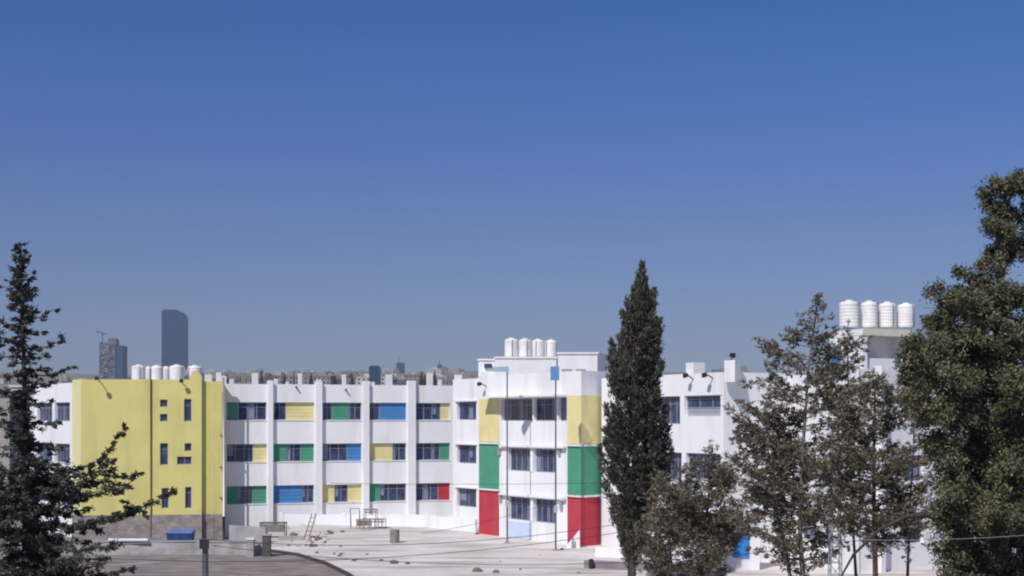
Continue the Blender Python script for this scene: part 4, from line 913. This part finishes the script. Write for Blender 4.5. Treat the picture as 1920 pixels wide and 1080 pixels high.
# tall glass tower
Y = 2900; o = thing('glass_tower', (XY(324, Y)[0], Y, gz(XY(324, Y)[0], Y)), 'tall blue glass tower with a rounded right shoulder, tallest on the skyline', 'tower')
def poly_tower(mb, pts, Y, dep, z0):
    q = [(XY(x, Y)[0], ZZ(y, Y)) for x, y in pts]; q = [(q[0][0], z0)] + q + [(q[-1][0], z0)]; b = len(mb.v); n = len(q)
    mb.v += [(x, Y, z) for x, z in q] + [(x, Y + dep, z) for x, z in q]
    mb.f += [tuple(b + i for i in range(n)), tuple(b + n + i for i in reversed(range(n)))] + [(b + i, b + n + i, b + n + (i + 1) % n, b + (i + 1) % n) for i in range(n)]; mb.m += [0] * (n + 2); mb.sm += [False] * (n + 2)
m_ = MB(); poly_tower(m_, [(308, 581), (331, 581.5), (337, 584), (341.5, 588.5), (344, 594), (345, 600)], Y, 38, 60); m_.build('glass_body', TG, o)
m_ = MB(); poly_tower(m_, [(303, 583), (307.8, 580)], Y + 3, 34, 60); m_.build('side_wing', TG, o)
m_ = MB(); poly_tower(m_, [(309, 580), (330, 580)], Y + 5, 20, ZZ(582, Y)); m_.build('roof_crown', TG2, o)
# tower under construction
Y = 2700; o = thing('unfinished_tower', (XY(207, Y)[0], Y, gz(XY(207, Y)[0], Y)), 'unfinished grey tower with stepped top left of the glass tower', 'tower')
m_ = MB(); poly_tower(m_, [(186, 646), (216, 646)], Y, 35, 50); m_.build('front_block', TG3, o)
m_ = MB(); poly_tower(m_, [(216.2, 648), (230, 648)], Y + 2, 33, 50); m_.build('dark_block', TG, o)
m_ = MB(); poly_tower(m_, [(202, 634), (215, 634), (218, 639)], Y + 4, 20, ZZ(646, Y)); m_.build('top_block', TG2, o)
m_ = MB(); poly_tower(m_, [(186, 641), (190, 641)], Y + 4, 10, ZZ(646, Y)); poly_tower(m_, [(195, 642), (198, 642)], Y + 4, 10, ZZ(646, Y)); m_.build('core_stub', TG2, o)
for k, (a_, b_) in enumerate(((186.5, 214), (188, 212))):
    for q in range(13):
        m_ = MB(); zt0 = ZZ(650 + 5 * q, Y); xa = random.uniform(a_, b_ - 6); m_.prism([XY(xa, Y - 1.2), XY(xa + random.uniform(3, 7), Y - 1.2), XY(xa + 5, Y - .1), XY(xa, Y - .1)], zt0 - 2.2, zt0); m_.build('floor_opening', DARK if k else CONC, o)
o = thing('tower_crane', (XY(192, Y)[0], Y + 10, ZZ(646, Y)), 'thin tower crane on top of the unfinished tower', 'crane')
m_ = MB(); q = P(192, 623, Y + 10); m_.tube([(q.x, q.y, ZZ(646, Y)), (q.x, q.y, q.z)], 1.1, 4); m_.build('crane_mast', TG2, o)
m_ = MB(); m_.tube([P(180, 621, Y + 10), P(201, 627, Y + 10)], 1.0, 4); m_.build('jib', TG2, o)
def far_tower(px0, px1, y0, Y, label, sp=None):
    zb = gz(XY((px0 + px1) / 2, Y)[0], Y) - 3
    o = thing('far_tower', (XY((px0 + px1) / 2, Y)[0], Y, zb + 3), label, 'tower'); m_ = MB(); poly_tower(m_, [(px0, y0), (px1, y0)], Y, 18, zb); m_.build('tower_body', TG, o)
    m_ = MB(); poly_tower(m_, [(px0 + 2, y0 - 2), (px1 - 3, y0 - 2)], Y + 3, 15, ZZ(y0, Y) + .1); m_.build('roof_crown', TG2, o)
    if sp: m_ = MB(); m_.tube([P(sp[0], y0, Y + 8), P(sp[0], sp[1], Y + 8)], .9, 5); m_.build('spire', TG2, o)
far_tower(692, 710, 687, 1000, 'dark square tower on the skyline above the fourth bay')
far_tower(743, 758, 681, 3300, 'small pale blue tower with a mast on the skyline', (748, 668))
far_tower(820, 829, 684, 3400, 'thin faint tower on the skyline near the centre block', (824, 675))

# ---------------------------------------------------------------- haze
m = D.materials.new('haze_air'); m.use_nodes = True; t = m.node_tree; t.nodes.clear(); mo = t.nodes.new('ShaderNodeOutputMaterial'); pv = t.nodes.new('ShaderNodeVolumePrincipled')
pv.inputs['Color'].default_value = (.70, .80, 1.0, 1); pv.inputs['Density'].default_value = .00009; pv.inputs['Anisotropy'].default_value = .0
t.links.new(pv.outputs[0], mo.inputs['Volume'])
mb = MB(); mb.box(-3600, 3600, -70, 5300, -12, 320); hz = mb.build('haze', m, kind='stuff')

for o in D.objects:
    if '_org' in o: del o['_org']
